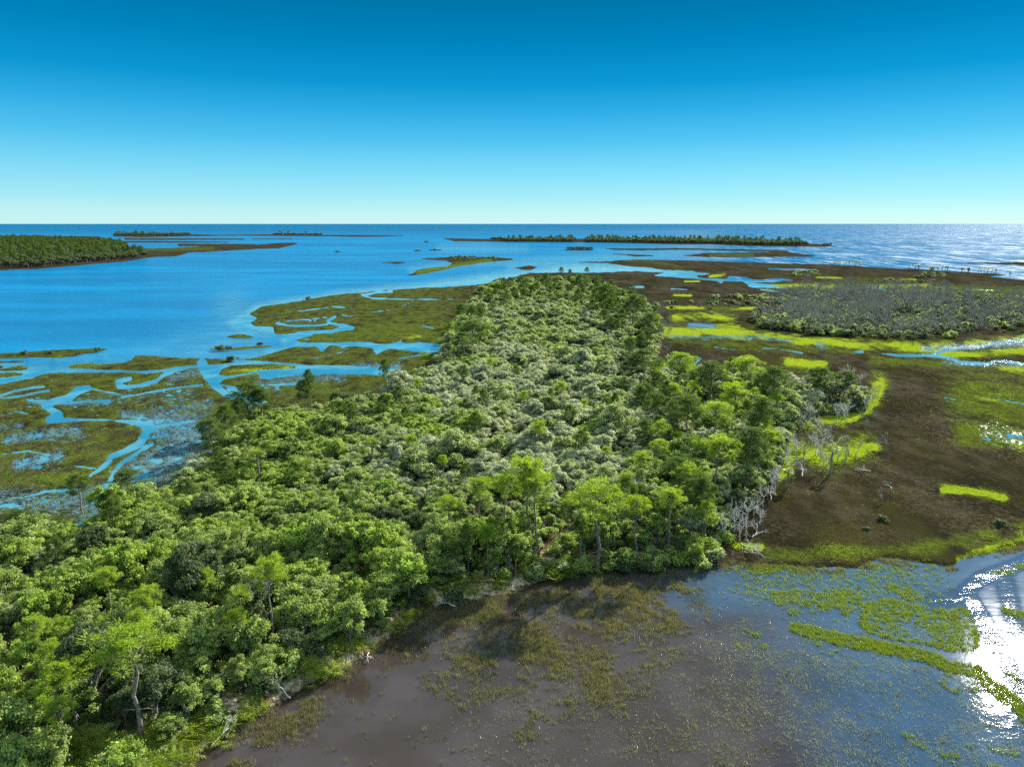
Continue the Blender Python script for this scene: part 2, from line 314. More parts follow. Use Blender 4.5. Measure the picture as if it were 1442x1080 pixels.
def mat_water():
    m, nt = new_mat('water'); g = N(nt)
    pos = g.n('ShaderNodeNewGeometry').outputs['Position']
    at_ = g.attr('mask'); sp = g.n('ShaderNodeSeparateColor'); g.l(at_.outputs['Color'], sp.inputs[0])
    mud, calm, far = sp.outputs
    n0 = g.noise(g.scaled(pos, (.35,1.,1)), .02, 3)
    n00 = g.noise(g.scaled(pos, (.25,1.,1)), .004, 3)
    nm = g.noise(pos, .12, 4)
    rip = g.noise(g.scaled(pos, (.8,1.3,1)), 1.1, 4, .62)
    big = g.noise(g.scaled(pos, (.5,1.2,1)), .16, 3, .6)
    sea = g.mix(g.ramp(n0, .35, .65), (.0,.092,.21), (.0,.135,.295))
    sea = g.mix(g.ramp(n00, .4, .65), sea, (.0,.085,.20))
    deep = g.mix(far, sea, (.0,.066,.14))
    cal = g.mix(g.ramp(g.noise(pos, .07, 4, .6), .4, .62), (.02,.13,.205), (.06,.205,.27))
    c = g.mix(calm, deep, cal)
    mudc = g.mix(g.ramp(nm, .35, .7), (.027,.0195,.0165), (.041,.032,.033))
    bl = g.ramp(mud, 1., .5); mud = g.ramp(mud, 0., .5)
    mudc = g.mix(g.math('MULTIPLY', bl, .9), mudc, g.mix(g.ramp(nm, .3, .7), (.022,.052,.092), (.03,.068,.12)))  # blue of the reflected sky painted into the pond colour
    c = g.mix(mud, c, mudc)
    hgt = g.math('ADD', g.math('MULTIPLY', rip, .22), g.math('MULTIPLY', big, .9))
    st = g.math('SUBTRACT', 1., g.math('MULTIPLY', calm, .90), True)
    st = g.math('MULTIPLY', st, g.math('SUBTRACT', 1., g.math('MULTIPLY', mud, g.math('SUBTRACT', .985, g.math('MULTIPLY', at_.outputs['Alpha'], .10))), True))
    nb = g.bump(hgt, st, 1.6)
    p = g.n('ShaderNodeBsdfPrincipled'); g.l(c, p.inputs['Base Color'])
    p.inputs['IOR'].default_value = 1.33
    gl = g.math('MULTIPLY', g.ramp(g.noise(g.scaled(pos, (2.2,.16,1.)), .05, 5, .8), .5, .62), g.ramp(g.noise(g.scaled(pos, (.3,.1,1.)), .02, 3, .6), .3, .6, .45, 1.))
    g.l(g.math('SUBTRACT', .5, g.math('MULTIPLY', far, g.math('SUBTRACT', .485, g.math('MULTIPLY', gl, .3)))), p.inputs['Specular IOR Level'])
    ro = g.math('MULTIPLY', g.math('SUBTRACT', 1., g.math('MAXIMUM', mud, calm)), .17); ro = g.math('ADD', g.math('ADD', .05, ro), g.math('MULTIPLY', far, g.ramp(g.noise(g.scaled(pos, (1.,.25,1.)), .03, 4, .7), 0., .01, .3, .33))); g.l(ro, p.inputs['Roughness'])
    g.l(nb, p.inputs['Normal'])
    df = g.n('ShaderNodeBsdfDiffuse'); g.l(g.mix(far, c, g.mix(g.math('MULTIPLY', gl, .8), (.0,.08,.18), (.12,.24,.36))), df.inputs[0])  # paler diffuse patches paint the silver sun shimmer on the far sea
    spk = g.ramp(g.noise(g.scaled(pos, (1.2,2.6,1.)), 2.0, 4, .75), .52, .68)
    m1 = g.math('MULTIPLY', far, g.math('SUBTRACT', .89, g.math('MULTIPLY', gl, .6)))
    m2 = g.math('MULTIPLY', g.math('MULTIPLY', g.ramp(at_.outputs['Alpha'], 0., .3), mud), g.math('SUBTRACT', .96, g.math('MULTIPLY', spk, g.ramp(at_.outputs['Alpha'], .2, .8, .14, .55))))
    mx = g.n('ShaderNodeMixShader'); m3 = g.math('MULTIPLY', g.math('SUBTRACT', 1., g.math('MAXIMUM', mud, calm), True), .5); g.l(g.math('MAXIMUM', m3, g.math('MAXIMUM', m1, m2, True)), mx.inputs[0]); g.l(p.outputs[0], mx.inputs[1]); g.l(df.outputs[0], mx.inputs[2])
    g.out(mx.outputs[0]); return m

def mat_leaf(name, c1, c2, c3, trans=.35, rough=.5, spec=.35):
    """leaf colour varies from leaf to leaf (attribute 'tint') and from plant to plant"""
    m, nt = new_mat(name); g = N(nt)
    t = g.attr('tint').outputs['Fac']; rnd = g.n('ShaderNodeObjectInfo').outputs['Random']
    c = g.mix(t, c1, c2); c = g.mix(g.math('MULTIPLY', rnd, .8), c, g.mix(t, c1, c3))
    p = g.n('ShaderNodeBsdfPrincipled'); g.l(c, p.inputs['Base Color']); p.inputs['Roughness'].default_value = rough
    p.inputs['Specular IOR Level'].default_value = spec
    tr = g.n('ShaderNodeBsdfTranslucent'); tc = g.mix(1., c, (1.15,1.25,.55), 'MULTIPLY'); g.l(tc, tr.inputs[0])
    mx = g.n('ShaderNodeMixShader'); mx.inputs[0].default_value = trans; g.l(p.outputs[0], mx.inputs[1]); g.l(tr.outputs[0], mx.inputs[2])
    g.out(mx.outputs[0]); return m
def mat_bark(name, c1, c2, sc=6.):
    m, nt = new_mat(name); g = N(nt)
    pos = g.n('ShaderNodeTexCoord').outputs['Object']
    n = g.noise(g.scaled(pos, (1,1,.3)), sc, 4, .65)
    c = g.mix(g.ramp(n, .35, .65), c1, c2)
    p = g.n('ShaderNodeBsdfPrincipled'); g.l(c, p.inputs['Base Color']); p.inputs['Roughness'].default_value = .85
    p.inputs['Specular IOR Level'].default_value = .2
    g.l(g.bump(n, .6, .05), p.inputs['Normal'])
    g.out(p.outputs[0]); return m

# ------------------------------------------------------------------ mesh helpers
def mesh_np(name, V, polys_loops, sizes, mat, tint=None, smooth=False):
    me = bpy.data.meshes.new(name)
    V = np.ascontiguousarray(V, np.float32)
    me.vertices.add(len(V)); me.vertices.foreach_set('co', V.ravel())
    L = np.ascontiguousarray(polys_loops, np.int32).ravel()
    sizes = np.asarray(sizes, np.int32)
    me.loops.add(len(L)); me.loops.foreach_set('vertex_index', L)
    me.polygons.add(len(sizes)); st = np.concatenate([[0], np.cumsum(sizes)[:-1]]).astype(np.int32)
    me.polygons.foreach_set('loop_start', st)
    me.polygons.foreach_set('use_smooth', np.full(len(sizes), smooth))
    if tint is not None:
        a = me.attributes.new('tint', 'FLOAT', 'POINT'); a.data.foreach_set('value', np.ascontiguousarray(tint, np.float32))
    me.update(calc_edges=True)
    if mat: me.materials.append(mat)
    return me
def link(name, me, parent=None):
    o = bpy.data.objects.new(name, me); COL.objects.link(o)
    if parent: o.parent = parent
    return o
def unit(v): return v / (np.linalg.norm(v, axis=-1, keepdims=True) + 1e-9)

def cards(P, Nrm, size, aspect=1.0, r=rng):
    """one rhombic leaf face per point"""
    n = len(P); t = unit(np.cross(Nrm, r.normal(size=(n,3)))); b = np.cross(Nrm, t)
    s = np.asarray(size).reshape(-1,1)
    V = np.stack([P - t*s*aspect, P - b*s*.6, P + t*s*aspect, P + b*s*.6], 1).reshape(-1,3)
    return V
class Tubes:
    def __init__(s): s.V = []; s.F = []; s.n = 0
    def tube(s, pts, rad, k=6):
        pts = np.asarray(pts, float); m = len(pts)
        d = unit(np.gradient(pts, axis=0)); ref = np.array([1.,0,0]) if abs(d[0][0]) < .8 else np.array([0,1.,0])
        a = np.linspace(0, 2*math.pi, k, endpoint=False)
        for i in range(m):
            u = unit(np.cross(d[i], ref)); v = np.cross(d[i], u)
            s.V.append(pts[i] + rad[i]*(np.cos(a)[:,None]*u + np.sin(a)[:,None]*v))
        for i in range(m-1):
            for j in range(k):
                b = s.n + i*k; s.F.append((b+j, b+(j+1)%k, b+k+(j+1)%k, b+k+j))
        s.n += m*k
    def mesh(s, name, mat):
        return mesh_np(name, np.concatenate(s.V), np.array(s.F), np.full(len(s.F), 4), mat, smooth=True)
def bend(a, b, n, wob, r):
    a = np.asarray(a, float); b = np.asarray(b, float); t = np.linspace(0,1,n)[:,None]
    p = a + (b-a)*t; L = np.linalg.norm(b-a)
    o = r.normal(size=(n,3))*wob*L; o[0] = 0; o[-1] = 0
    return p + o

# ------------------------------------------------------------------ materials in use
LEAF = {
 'grey-green':  mat_leaf('oak_leaf_grey',  (.135,.165,.070),(.52,.58,.29),(.43,.50,.20), .42, .55, .3),
 'silvery':     mat_leaf('oak_leaf_silver',(.20,.22,.14),(.64,.66,.50),(.56,.60,.40), .36, .55, .3),
 'mid green':   mat_leaf('oak_leaf_green', (.105,.155,.042),(.42,.52,.16),(.45,.50,.18), .46, .55, .25),
 'bright green':mat_leaf('leaf_bright',    (.13,.20,.038),(.41,.52,.12),(.47,.53,.14), .48, .55, .2),
 'dark green':  mat_leaf('leaf_dark',      (.042,.066,.034),(.155,.205,.09),(.18,.20,.09), .38, .6, .2),
}
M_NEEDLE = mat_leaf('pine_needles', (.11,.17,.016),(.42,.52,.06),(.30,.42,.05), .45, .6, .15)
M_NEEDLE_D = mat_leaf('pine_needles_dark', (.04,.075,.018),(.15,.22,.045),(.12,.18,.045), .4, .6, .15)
M_PALM = mat_leaf('palm_fronds', (.08,.13,.012),(.30,.38,.04),(.34,.36,.06), .4, .45, .3)
M_GRASS = mat_leaf('brown_grass', (.022,.017,.010),(.15,.118,.07),(.11,.085,.05), .35, .8, .02)
M_GRASSG = mat_leaf('green_grass', (.06,.09,.010),(.30,.37,.05),(.24,.29,.04), .42, .4, .5)
M_GRASSO = mat_leaf('olive_grass', (.050,.044,.024),(.36,.325,.20),(.28,.25,.14), .3, .4, .5)
M_GLINT_REED = mat_leaf('glint_reed_pale', (.07,.08,.04),(.55,.55,.45),(.5,.5,.4), .25, .25, .9)  # near-white blades stand in for glints on the ripples
M_GRASSY = mat_leaf('yellow_grass', (.13,.19,.006),(.31,.39,.02),(.28,.35,.02), .5, .7, .05)
M_BARK_P = mat_bark('pine_bark', (.10,.075,.06), (.30,.25,.21))
M_BARK_O = mat_bark('oak_bark', (.09,.08,.07), (.26,.245,.225))
M_BARK_D = mat_bark('dead_wood', (.36,.34,.31), (.66,.64,.59), 4.)
M_BARK_G = mat_bark('dead_wood_grey', (.125,.125,.10), (.34,.335,.285), 4.)
M_MARSH = mat_marsh(); M_WATER = mat_water()

# ------------------------------------------------------------------ ground and water sheets
ys = np.concatenate([np.arange(315.0, 352, .5)[1:], np.arange(352, 420, .9), np.arange(420, 560, 1.5), np.arange(560, 820, 2.2), np.arange(820, 1500, 6.)])
ys = ys[ys > 315.15]
xs = np.arange(-420, 1880, 2.4)
GX, GY = np.meshgrid(xs, ys)
hz = CY - F*math.tan(PITCH)
GYs = np.maximum(GY, hz + .45)
X, Y, mpp, sd, h, wet = survey(GX, GYs)
fr = poly_sd(GX, GYs, FOREST, 12.)
forest = sstep(-6, 6, fr)
Z = np.clip(h*.10, -.5, .28) + sstep(0, 10, fr)*(.5 + .5*fbm(X/9, Y/9, 21)) * 1.0 + np.where(h > 2, fbm(X/5, Y/8, 31, 2)*.12, 0)
green = soft(GX, GYs, GREEN); yel = soft(GX, GYs, YEL)
left = sstep(760, 600, GX) * sstep(395, 402, GYs)
green = np.maximum(green, left*.45)
edge = np.exp(-((sd - 2.5)/2.2)**2) * left
green = np.maximum(green, edge*.55)
yel = yel*np.clip(-.15 + 2.3*fbm(X/11, Y/26, 55, 3), 0, 1.4)
green = np.maximum(green, .62*soft(GX, GYs, [([(a, b, w*2.1) for a, b, w in l], min(t, 1.)) for l, t in YEL]))
ny, nx = GX.shape
idx = np.arange(ny*nx).reshape(ny, nx)
quads = np.stack([idx[:-1,:-1], idx[1:,:-1], idx[1:,1:], idx[:-1,1:]], -1).reshape(-1,4)
def sheet(name, keep, z, mask, mat):
    q = quads[keep]; used = np.unique(q); rm = np.full(ny*nx, -1); rm[used] = np.arange(len(used))
    V = np.stack([X.ravel(), Y.ravel(), z.ravel()], -1)[used]
    me = mesh_np(name, V, rm[q], np.full(len(q), 4), mat, smooth=True)
    a = me.attributes.new('mask', 'FLOAT_COLOR', 'POINT')
    a.data.foreach_set('color', np.ascontiguousarray(mask.reshape(-1,4)[used], np.float32).ravel())
    o = link(name, me); o['kind'] = 'structure'; return o
zmax = Z.ravel()[quads].max(1)
fmid = fr.ravel()[quads].mean(1)
OPEN = [(200,1058,40),(440,932,26),(592,815,19),(770,800,18),(330,1000,26),(120,1060,42),(560,880,12),(20,800,10),(300,1040,28),(448,950,28),(598,836,20),(775,812,20),(205,1090,50),(140,1100,50),(250,1075,30)]
opn = np.zeros_like(forest)
bank = sstep(9, 4, fr)*(GX > 200)*(GX < 770)*(GYs > 815)
opn = np.maximum(opn, bank*sstep(.3, .5, fbm(X/3, Y/3, 88, 2)))
for ox, oy, orr in OPEN: opn = np.maximum(opn, sstep(1.25*orr, .5*orr, np.hypot(GX-ox, (GYs-oy)*1.5)))
forest = np.maximum(forest*(.7 + .3*opn), bank*sstep(-9, -5, fr)*sstep(.2, .45, fbm(X/3, Y/3, 88, 2)))
mask = np.stack([green, yel, np.where(forest > .5, 0, wet), forest], -1)
sheet('marsh', (zmax > -.2) & (fmid <= 0), Z, mask, M_MARSH)
sheet('island_ground', (zmax > -.2) & (fmid > 0), Z, mask, M_MARSH)
# water: one sheet to the horizon
POND = [(880,785),(1000,755),(1250,740),(1330,750),(1442,735),(1900,715),(1900,1500),(-300,1500),(200,1080),(380,930),(540,840),(680,790)]
mud = sstep(-8, 10, poly_sd(GX, GYs, POND, 12.))
CALMP = [(-450,520),(0,512),(90,520),(180,526),(240,520),(290,512),(330,505),(400,490),(395,470),(340,470),(320,455),(360,430),(480,412),(600,400),(800,372),(900,372),(1000,376),(1300,384),(1500,440),(1500,760),(900,760),(300,800),(-450,800)]
calm = sstep(-9, 7, poly_sd(GX, GYs, CALMP, 12.))
calm = calm*(1 - .22*sstep(1150,1250,GX)*sstep(440,470,GYs)*sstep(560,530,GYs))
calm = np.maximum(calm, .35*soft(GX, GYs, [([(330,440,20),(360,470,30),(260,500,22),(60,520,18)],1.)]))
calm = np.maximum(calm, .45*soft(GX, GYs, [([(720,375,9),(850,365,10),(980,355,8),(1100,350,4)],1.), ([(620,350,8),(740,350,8)],.6), ([(580,380,6),(640,372,6),(720,368,5)],.8)]))
farm = np.maximum(sstep(335, 320, GYs), sstep(408, 392, GYs)*sstep(880, 1050, GX))
CHAN = [([(1450,786,5),(1425,799,8),(1380,815,9),(1348,842,9),(1310,850,4)],1.),([(1368,848,8),(1398,895,10),(1412,930,11),(1432,965,7)],1.),([(1415,820,10),(1430,880,16)],.4)]
sky_blue = np.maximum(sstep(900, 1300, GX - (GYs-900)*.35), .75*sstep(905,835,GYs)*sstep(840,1010,GX)) * mud  # where the pond is painted with reflected sky
breeze = (np.minimum(1, 1.3*soft(GX, GYs, CHAN)) + .34*sstep(960,1150,GX)*sstep(900,1000,GYs)) * mud
wm = np.stack([mud*(1 - .5*sky_blue), calm*(1-mud), farm, breeze], -1)
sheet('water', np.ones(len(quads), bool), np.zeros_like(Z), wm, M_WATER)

# ------------------------------------------------------------------ plant builders (shared meshes)
def make_crown_round(seed, W, Hc, zc, nclump, nleaf, size, mat, name='crown', flat=.75, rr=(.16,.26)):
    r = np.random.default_rng(seed)
    u = r.uniform(0, 2*math.pi, nclump); c = r.uniform(-.25, 1., nclump); q = r.uniform(.35, 1.12, nclump)**.7
    s = np.sqrt(np.clip(1-c*c, 0, 1))
    lob = 1 + .22*np.sin(u*2+seed) + .13*np.sin(u*3+seed*2)
    C = np.stack([np.cos(u)*s*W*q*lob, np.sin(u)*s*W*q*lob, zc + c*Hc*q], -1)
    rad = r.uniform(rr[0], rr[1], nclump)*W*2
    ci = np.repeat(np.arange(nclump), nleaf)
    d = unit(r.normal(size=(len(ci),3)) + np.array([0,0,.35]))*(r.uniform(.1,1,len(ci))**.55)[:,None]
    d *= (1 + .45*(r.uniform(size=len(ci)) < .12))[:,None]
    d[:,2] *= flat
    P = C[ci] + d*rad[ci][:,None]
    Nn = unit(unit(d)*.7 + np.array([0,0,.35]) + r.normal(size=d.shape)*.55)
    V = cards(P, Nn, size*r.uniform(.6, 1.35, len(P)), 1.0, r)
    tint = np.clip(r.uniform(-.1,1,nclump)[ci]*.65 + r.uniform(0,.45,len(P))**1.5, 0, 1)
    me = mesh_np(name, V, np.arange(len(V)), np.full(len(P),4), mat, np.repeat(tint,4))
    return me, C
def make_oak(seed, mat, W=2.7, Hc=2.3, zc=3.9, nclump=44, nleaf=150, size=.155):
    crown, C = make_crown_round(seed, W, Hc, zc, nclump, nleaf, size, mat, flat=.62, rr=(.085,.19))
    r = np.random.default_rng(seed+100); T = Tubes()
    top = np.array([r.normal()*.4, r.normal()*.4, zc*.55])
    T.tube(bend((0,0,-.5), top, 4, .05, r), [.26,.2,.17,.14])
    for c in C[r.permutation(len(C))[:14]]:
        T.tube(bend(top*r.uniform(.6,1.), c, 4, .08, r), [.1,.07,.05,.025], 5)
    return {'trunk': T.mesh('trunk', M_BARK_O), 'crown': crown}
def needle_clumps(C, rad, n, ln, wd, r, mat, flat=.6, up=.45):
    ci = np.repeat(np.arange(len(C)), n)
    d = unit(r.normal(size=(len(ci),3)) + np.array([0,0,up])); off = d*np.array([1,1,flat])
    P = C[ci] + off*(rad[ci]*r.uniform(.15,1.,len(ci))**.6)[:,None]
    side = unit(np.cross(d, r.normal(size=d.shape)))*wd
    L = (ln*r.uniform(.6,1.2,len(ci)))[:,None]
    V = np.stack([P - side, P + side, P + d*L + side*.3, P + d*L - side*.3], 1).reshape(-1,3)
    tint = np.clip(r.uniform(0,1,len(C))[ci]*.5 + r.uniform(0,.5,len(ci)), 0, 1)
    return mesh_np('crown', V, np.arange(len(V)), np.full(len(ci),4), mat, np.repeat(tint,4))
def make_pine(seed, mat, Ht=11., Wc=2.6, c0=.55, nb=34, lean=.0, dome=.7, fine=1.0):
    r = np.random.default_rng(seed); T = Tubes()
    top = np.array([lean*Ht + r.normal()*.25, r.normal()*.25, Ht*.94])
    pts = bend((0,0,-.6), top, 7, .012, r)
    rad = np.linspace(.18, .05, 7); T.tube(pts, rad, 7)
    C = []
    for i in range(nb):
        f = c0 + (1-c0)*((i+.5)/nb)**.8
        k = (f*Ht+.6)/(Ht*.94+.6)*6; k = min(k, 5.99); a = pts[int(k)]*(1-k%1) + pts[int(k)+1]*(k % 1)
        prof = math.sin(math.pi*min(1., .25+.75*((f-c0)/(1-c0)))**dome) ** .7 if f > c0 else .5
        prof = max(.25, prof)
        ang = i*2.4 + r.normal()*.5; L = Wc*prof*r.uniform(.6,1.1)
        e = a + np.array([math.cos(ang)*L, math.sin(ang)*L, L*.32 + r.uniform(0,.5)])
        T.tube(bend(a, e, 4, .06, r), [.07,.05,.035,.02], 4)
        C.append(e)
        if L > 1.2: C.append(a + (e-a)*.62 + r.normal(size=3)*.35)
        if L > 1.6: C.append(e + r.normal(size=3)*np.array([.6,.6,.3]))
    C.append(top + np.array([0,0,.3])); C = np.array(C); C = C[r.uniform(size=len(C)) > .12]
    for i in range(3):                                               # bare lower limbs
        k = r.uniform(.3,.55)*6; a = pts[int(k)]; ang = r.uniform(0,6.28)
        e = a + np.array([math.cos(ang), math.sin(ang), .25])*r.uniform(.6,1.3)
        T.tube(bend(a, e, 3, .08, r), [.05,.035,.015], 4)
    crown = needle_clumps(C, r.uniform(.34,.62,len(C)), int(95*fine), .27, .03, r, mat)
    return {'trunk': T.mesh('trunk', M_BARK_P), 'crown': crown}
def make_dead(seed, mat, Ht=7.5, spread=.55, depth=4, r0=.17, kmin=.016):
    r = np.random.default_rng(seed); T = Tubes()
    def grow(p, d, L, rad, lev):
        e = p + d*L
        pp = bend(p, e, 4, .05, r); T.tube(pp, np.linspace(rad, max(rad*.6,kmin), 4), 6 if lev == 0 else 4)
        if lev >= depth: return
        for i in range(r.integers(2, 4) if lev else r.integers(3,5)):
            nd = unit(d + r.normal(size=3)*spread + np.array([0,0,.12]))
            q = pp[-1] if (i == 0 or lev == 0 and i == 1) else pp[r.integers(1,4)]
            grow(q, nd, L*r.uniform(.5,.8), max(rad*.55, kmin), lev+1)
    grow(np.array([0,0,-.4]), unit(np.array([r.normal()*.1, r.normal()*.1, 1.])), Ht*.42, r0, 0)
    return T.mesh('dead_tree', mat)
def fan(r, base, d, pet, L, nbl, droop, T, V, F, tn):
    tip = base + d*pet
    side = unit(np.cross(d, np.array([0,0,1.])) + 1e-6); nrm = np.cross(side, d)
    for j in range(nbl):
        a = (j/(nbl-1)-.5)*math.pi*1.25
        q = unit(math.cos(a)*d + math.sin(a)*side)
        m = tip + q*L*.55; e = tip + q*L + np.array([0,0,-droop*L])
        w = np.cross(q, nrm)*L*.06; n = len(V)*1
        k = sum(len(x) for x in V); V.append(np.array([tip, m+w, e, m-w])); F.append((k,k+1,k+2,k+3)); tn.append(r.uniform(0,1))
def make_palm(seed, Ht=5.5, nf=24):
    r = np.random.default_rng(seed); T = Tubes()
    top = np.array([r.normal()*.3, r.normal()*.3, Ht]); T.tube(bend((0,0,-.4), top, 6, .015, r), [.2,.17,.16,.16,.15,.14], 7)
    V, F_, tn = [], [], []
    for i in range(nf):
        el = r.uniform(-.5, 1.2); az = i*2.4
        d = np.array([math.cos(az)*math.cos(el), math.sin(az)*math.cos(el), math.sin(el)])
        fan(r, top, d, r.uniform(.6,.95), r.uniform(.75,1.0), 11, .35, T, V, F_, tn)
    cr = mesh_np('crown', np.concatenate(V), np.array(F_), np.full(len(F_),4), M_PALM, np.repeat(tn,4))
    return {'trunk': T.mesh('trunk', M_BARK_O), 'crown': cr}
def make_palmetto(seed, nf=22, Rr=1.0):
    r = np.random.default_rng(seed); V, F_, tn = [], [], []
    for i in range(nf):
        el = r.uniform(.25,1.2); az = i*2.4 + r.normal()*.3; b = np.array([r.normal()*.45*Rr, r.normal()*.45*Rr, .0])
        d = np.array([math.cos(az)*math.cos(el), math.sin(az)*math.cos(el), math.sin(el)])
        fan(r, b, d, r.uniform(.4,.9)*Rr, r.uniform(.5,.75)*Rr, 10, .25, None, V, F_, tn)
    return mesh_np('palmetto', np.concatenate(V), np.array(F_), np.full(len(F_),4), M_PALM, np.repeat(tn,4))

OAK = {}
for tone, k in (('grey-green',4),('silvery',3),('mid green',4),('bright green',3),('dark green',3)):
    OAK[tone] = []
    for i in range(k):
        kw = dict(W=random.uniform(2.3,2.9), Hc=random.uniform(1.9,2.5), zc=random.uniform(3.3,4.1))
        OAK[tone].append(make_oak(hash_seed := (len(OAK)*37 + i*11 + 3), LEAF[tone], **kw))
PINE = [make_pine(200+i, M_NEEDLE, Ht=10.5+.5*(i%3), Wc=2.1+.25*(i%3), c0=.66+.05*(i%2), nb=30, lean=.03*((i%3)-1)) for i in range(5)]
PINED = [make_pine(300+i, M_NEEDLE_D, Ht=10.+.5*(i%3), Wc=2.2+.3*(i%3), c0=.5+.06*(i%2), lean=.03*((i%3)-1), fine=1.5) for i in range(4)]
DEAD_W = [make_dead(400+i, M_BARK_D, 6.5+.6*i, .62, 4, .19, .024) for i in range(4)]
DEAD_G = [make_dead(430+i, M_BARK_G, 7.0+.5*i, .5, 4, .16, .03) for i in range(5)]
PALM = [make_palm(500+i, 4.6+.6*i) for i in range(3)]
PALMETTO = [make_palmetto(520+i) for i in range(4)]
SHRUB = [make_crown_round(600+i, 1.0, .8, .55, 12, 110, .12, LEAF[t], 'shrub', rr=(.2,.32))[0] for i, t in enumerate(('mid green','grey-green','bright green','dark green'))]

# ------------------------------------------------------------------ registering things
THINGS = []
def gz(X_, Y_):
    px, py = proj(np.array([X_]), np.array([Y_])); f = poly_sd(px, py, FOREST, 12.)
    return float(.25 + sstep(0,10,f)[0]*.75)
def thing_tree(name, parts, X_, Y_, z, rot, sc, tone, cat, group, label=None, tilt=(0,0), kindword=None):
    o = bpy.data.objects.new(name, None); o.empty_display_size = .5; COL.objects.link(o)
    o.location = (X_, Y_, z); o.rotation_euler = (tilt[0], tilt[1], rot); o.scale = sc
    for pn in ('trunk', 'crown'):
        c = bpy.data.objects.new(pn, parts[pn]); COL.objects.link(c); c.parent = o
    return reg(o, tone, cat, group, label, kindword)
def thing_mesh(name, me, X_, Y_, z, rot, sc, tone, cat, group, label=None, tilt=(0,0), kindword=None):
    o = bpy.data.objects.new(name, me); COL.objects.link(o)
    o.location = (X_, Y_, z); o.rotation_euler = (tilt[0], tilt[1], rot); o.scale = sc
    return reg(o, tone, cat, group, label, kindword)
def reg(o, tone, cat, group, label, kindword):
    o['category'] = cat; o['group'] = group
    if label: o['label'] = label
    THINGS.append((o, tone, kindword or cat, label)); return o
def scatter(name, pts, sources, kind='stuff'):
    """one object: points carrying copies of plants nobody could count. pts: (X, Y, z, rot, scale, index)"""
    pts = np.asarray(pts, float)
    me = bpy.data.meshes.new(name); me.vertices.add(len(pts)); me.vertices.foreach_set('co', np.ascontiguousarray(pts[:,:3], np.float32).ravel())
    for nm, ty, v in (('rot','FLOAT',pts[:,3]),('scl','FLOAT',pts[:,4]),('pick','INT',pts[:,5].astype(np.int32))):
        a = me.attributes.new(nm, ty, 'POINT'); a.data.foreach_set('value', np.ascontiguousarray(v, np.int32 if ty == 'INT' else np.float32))
    o = link(name, me); o['kind'] = kind
    ng = bpy.data.node_groups.new(name, 'GeometryNodeTree')
    ng.interface.new_socket('Geometry', in_out='INPUT', socket_type='NodeSocketGeometry'); ng.interface.new_socket('Geometry', in_out='OUTPUT', socket_type='NodeSocketGeometry')
    nn = ng.nodes; gi = nn.new('NodeGroupInput'); go = nn.new('NodeGroupOutput')
    jn = nn.new('GeometryNodeJoinGeometry')
    for src in reversed(sources):                       # a join keeps its links last first
        g2 = nn.new('GeometryNodeJoinGeometry') if len(src) > 1 else None
        for ob in src:
            oi = nn.new('GeometryNodeObjectInfo'); oi.transform_space = 'ORIGINAL'; oi.inputs['Object'].default_value = ob
            oi.inputs['As Instance'].default_value = len(src) == 1
            ng.links.new(oi.outputs['Geometry'], (g2 or jn).inputs[0])
        if g2:
            gti = nn.new('GeometryNodeGeometryToInstance'); ng.links.new(g2.outputs[0], gti.inputs[0]); ng.links.new(gti.outputs[0], jn.inputs[0])
    ip = nn.new('GeometryNodeInstanceOnPoints'); ip.inputs['Pick Instance'].default_value = True
    ng.links.new(gi.outputs[0], ip.inputs['Points']); ng.links.new(jn.outputs[0], ip.inputs['Instance'])
    def named(nm, ty):
        a = nn.new('GeometryNodeInputNamedAttribute'); a.data_type = ty; a.inputs[0].default_value = nm
        return a.outputs['Attribute']
    ng.links.new(named('pick','INT'), ip.inputs['Instance Index'])
    cx = nn.new('ShaderNodeCombineXYZ'); ng.links.new(named('rot','FLOAT'), cx.inputs[2]); ng.links.new(cx.outputs[0], ip.inputs['Rotation'])
    ng.links.new(named('scl','FLOAT'), ip.inputs['Scale'])
    ng.links.new(ip.outputs[0], go.inputs[0])
    md = o.modifiers.new('plants', 'NODES'); md.node_group = ng
    return o
def inside_px(px, py, poly): return poly_sd(np.atleast_1d(np.asarray(px,float)), np.atleast_1d(np.asarray(py,float)), poly, 12.) > 0
def jitter_grid(poly, step, s, jit=.42):
    P = np.array(poly, float); wx, wy = at(P[:,0], np.maximum(P[:,1], hz+1))
    r = np.random.default_rng(s)
    gx, gy = np.meshgrid(np.arange(wx.min(), wx.max(), step), np.arange(max(wy.min(), 12), wy.max(), step))
    gx = gx + r.uniform(-jit, jit, gx.shape)*step; gy = gy + r.uniform(-jit, jit, gy.shape)*step
    gx = gx.ravel(); gy = gy.ravel(); px, py = proj(gx, gy)
    k = poly_sd(px, py, poly, 12.) > 0
    return gx[k], gy[k], px[k], py[k]

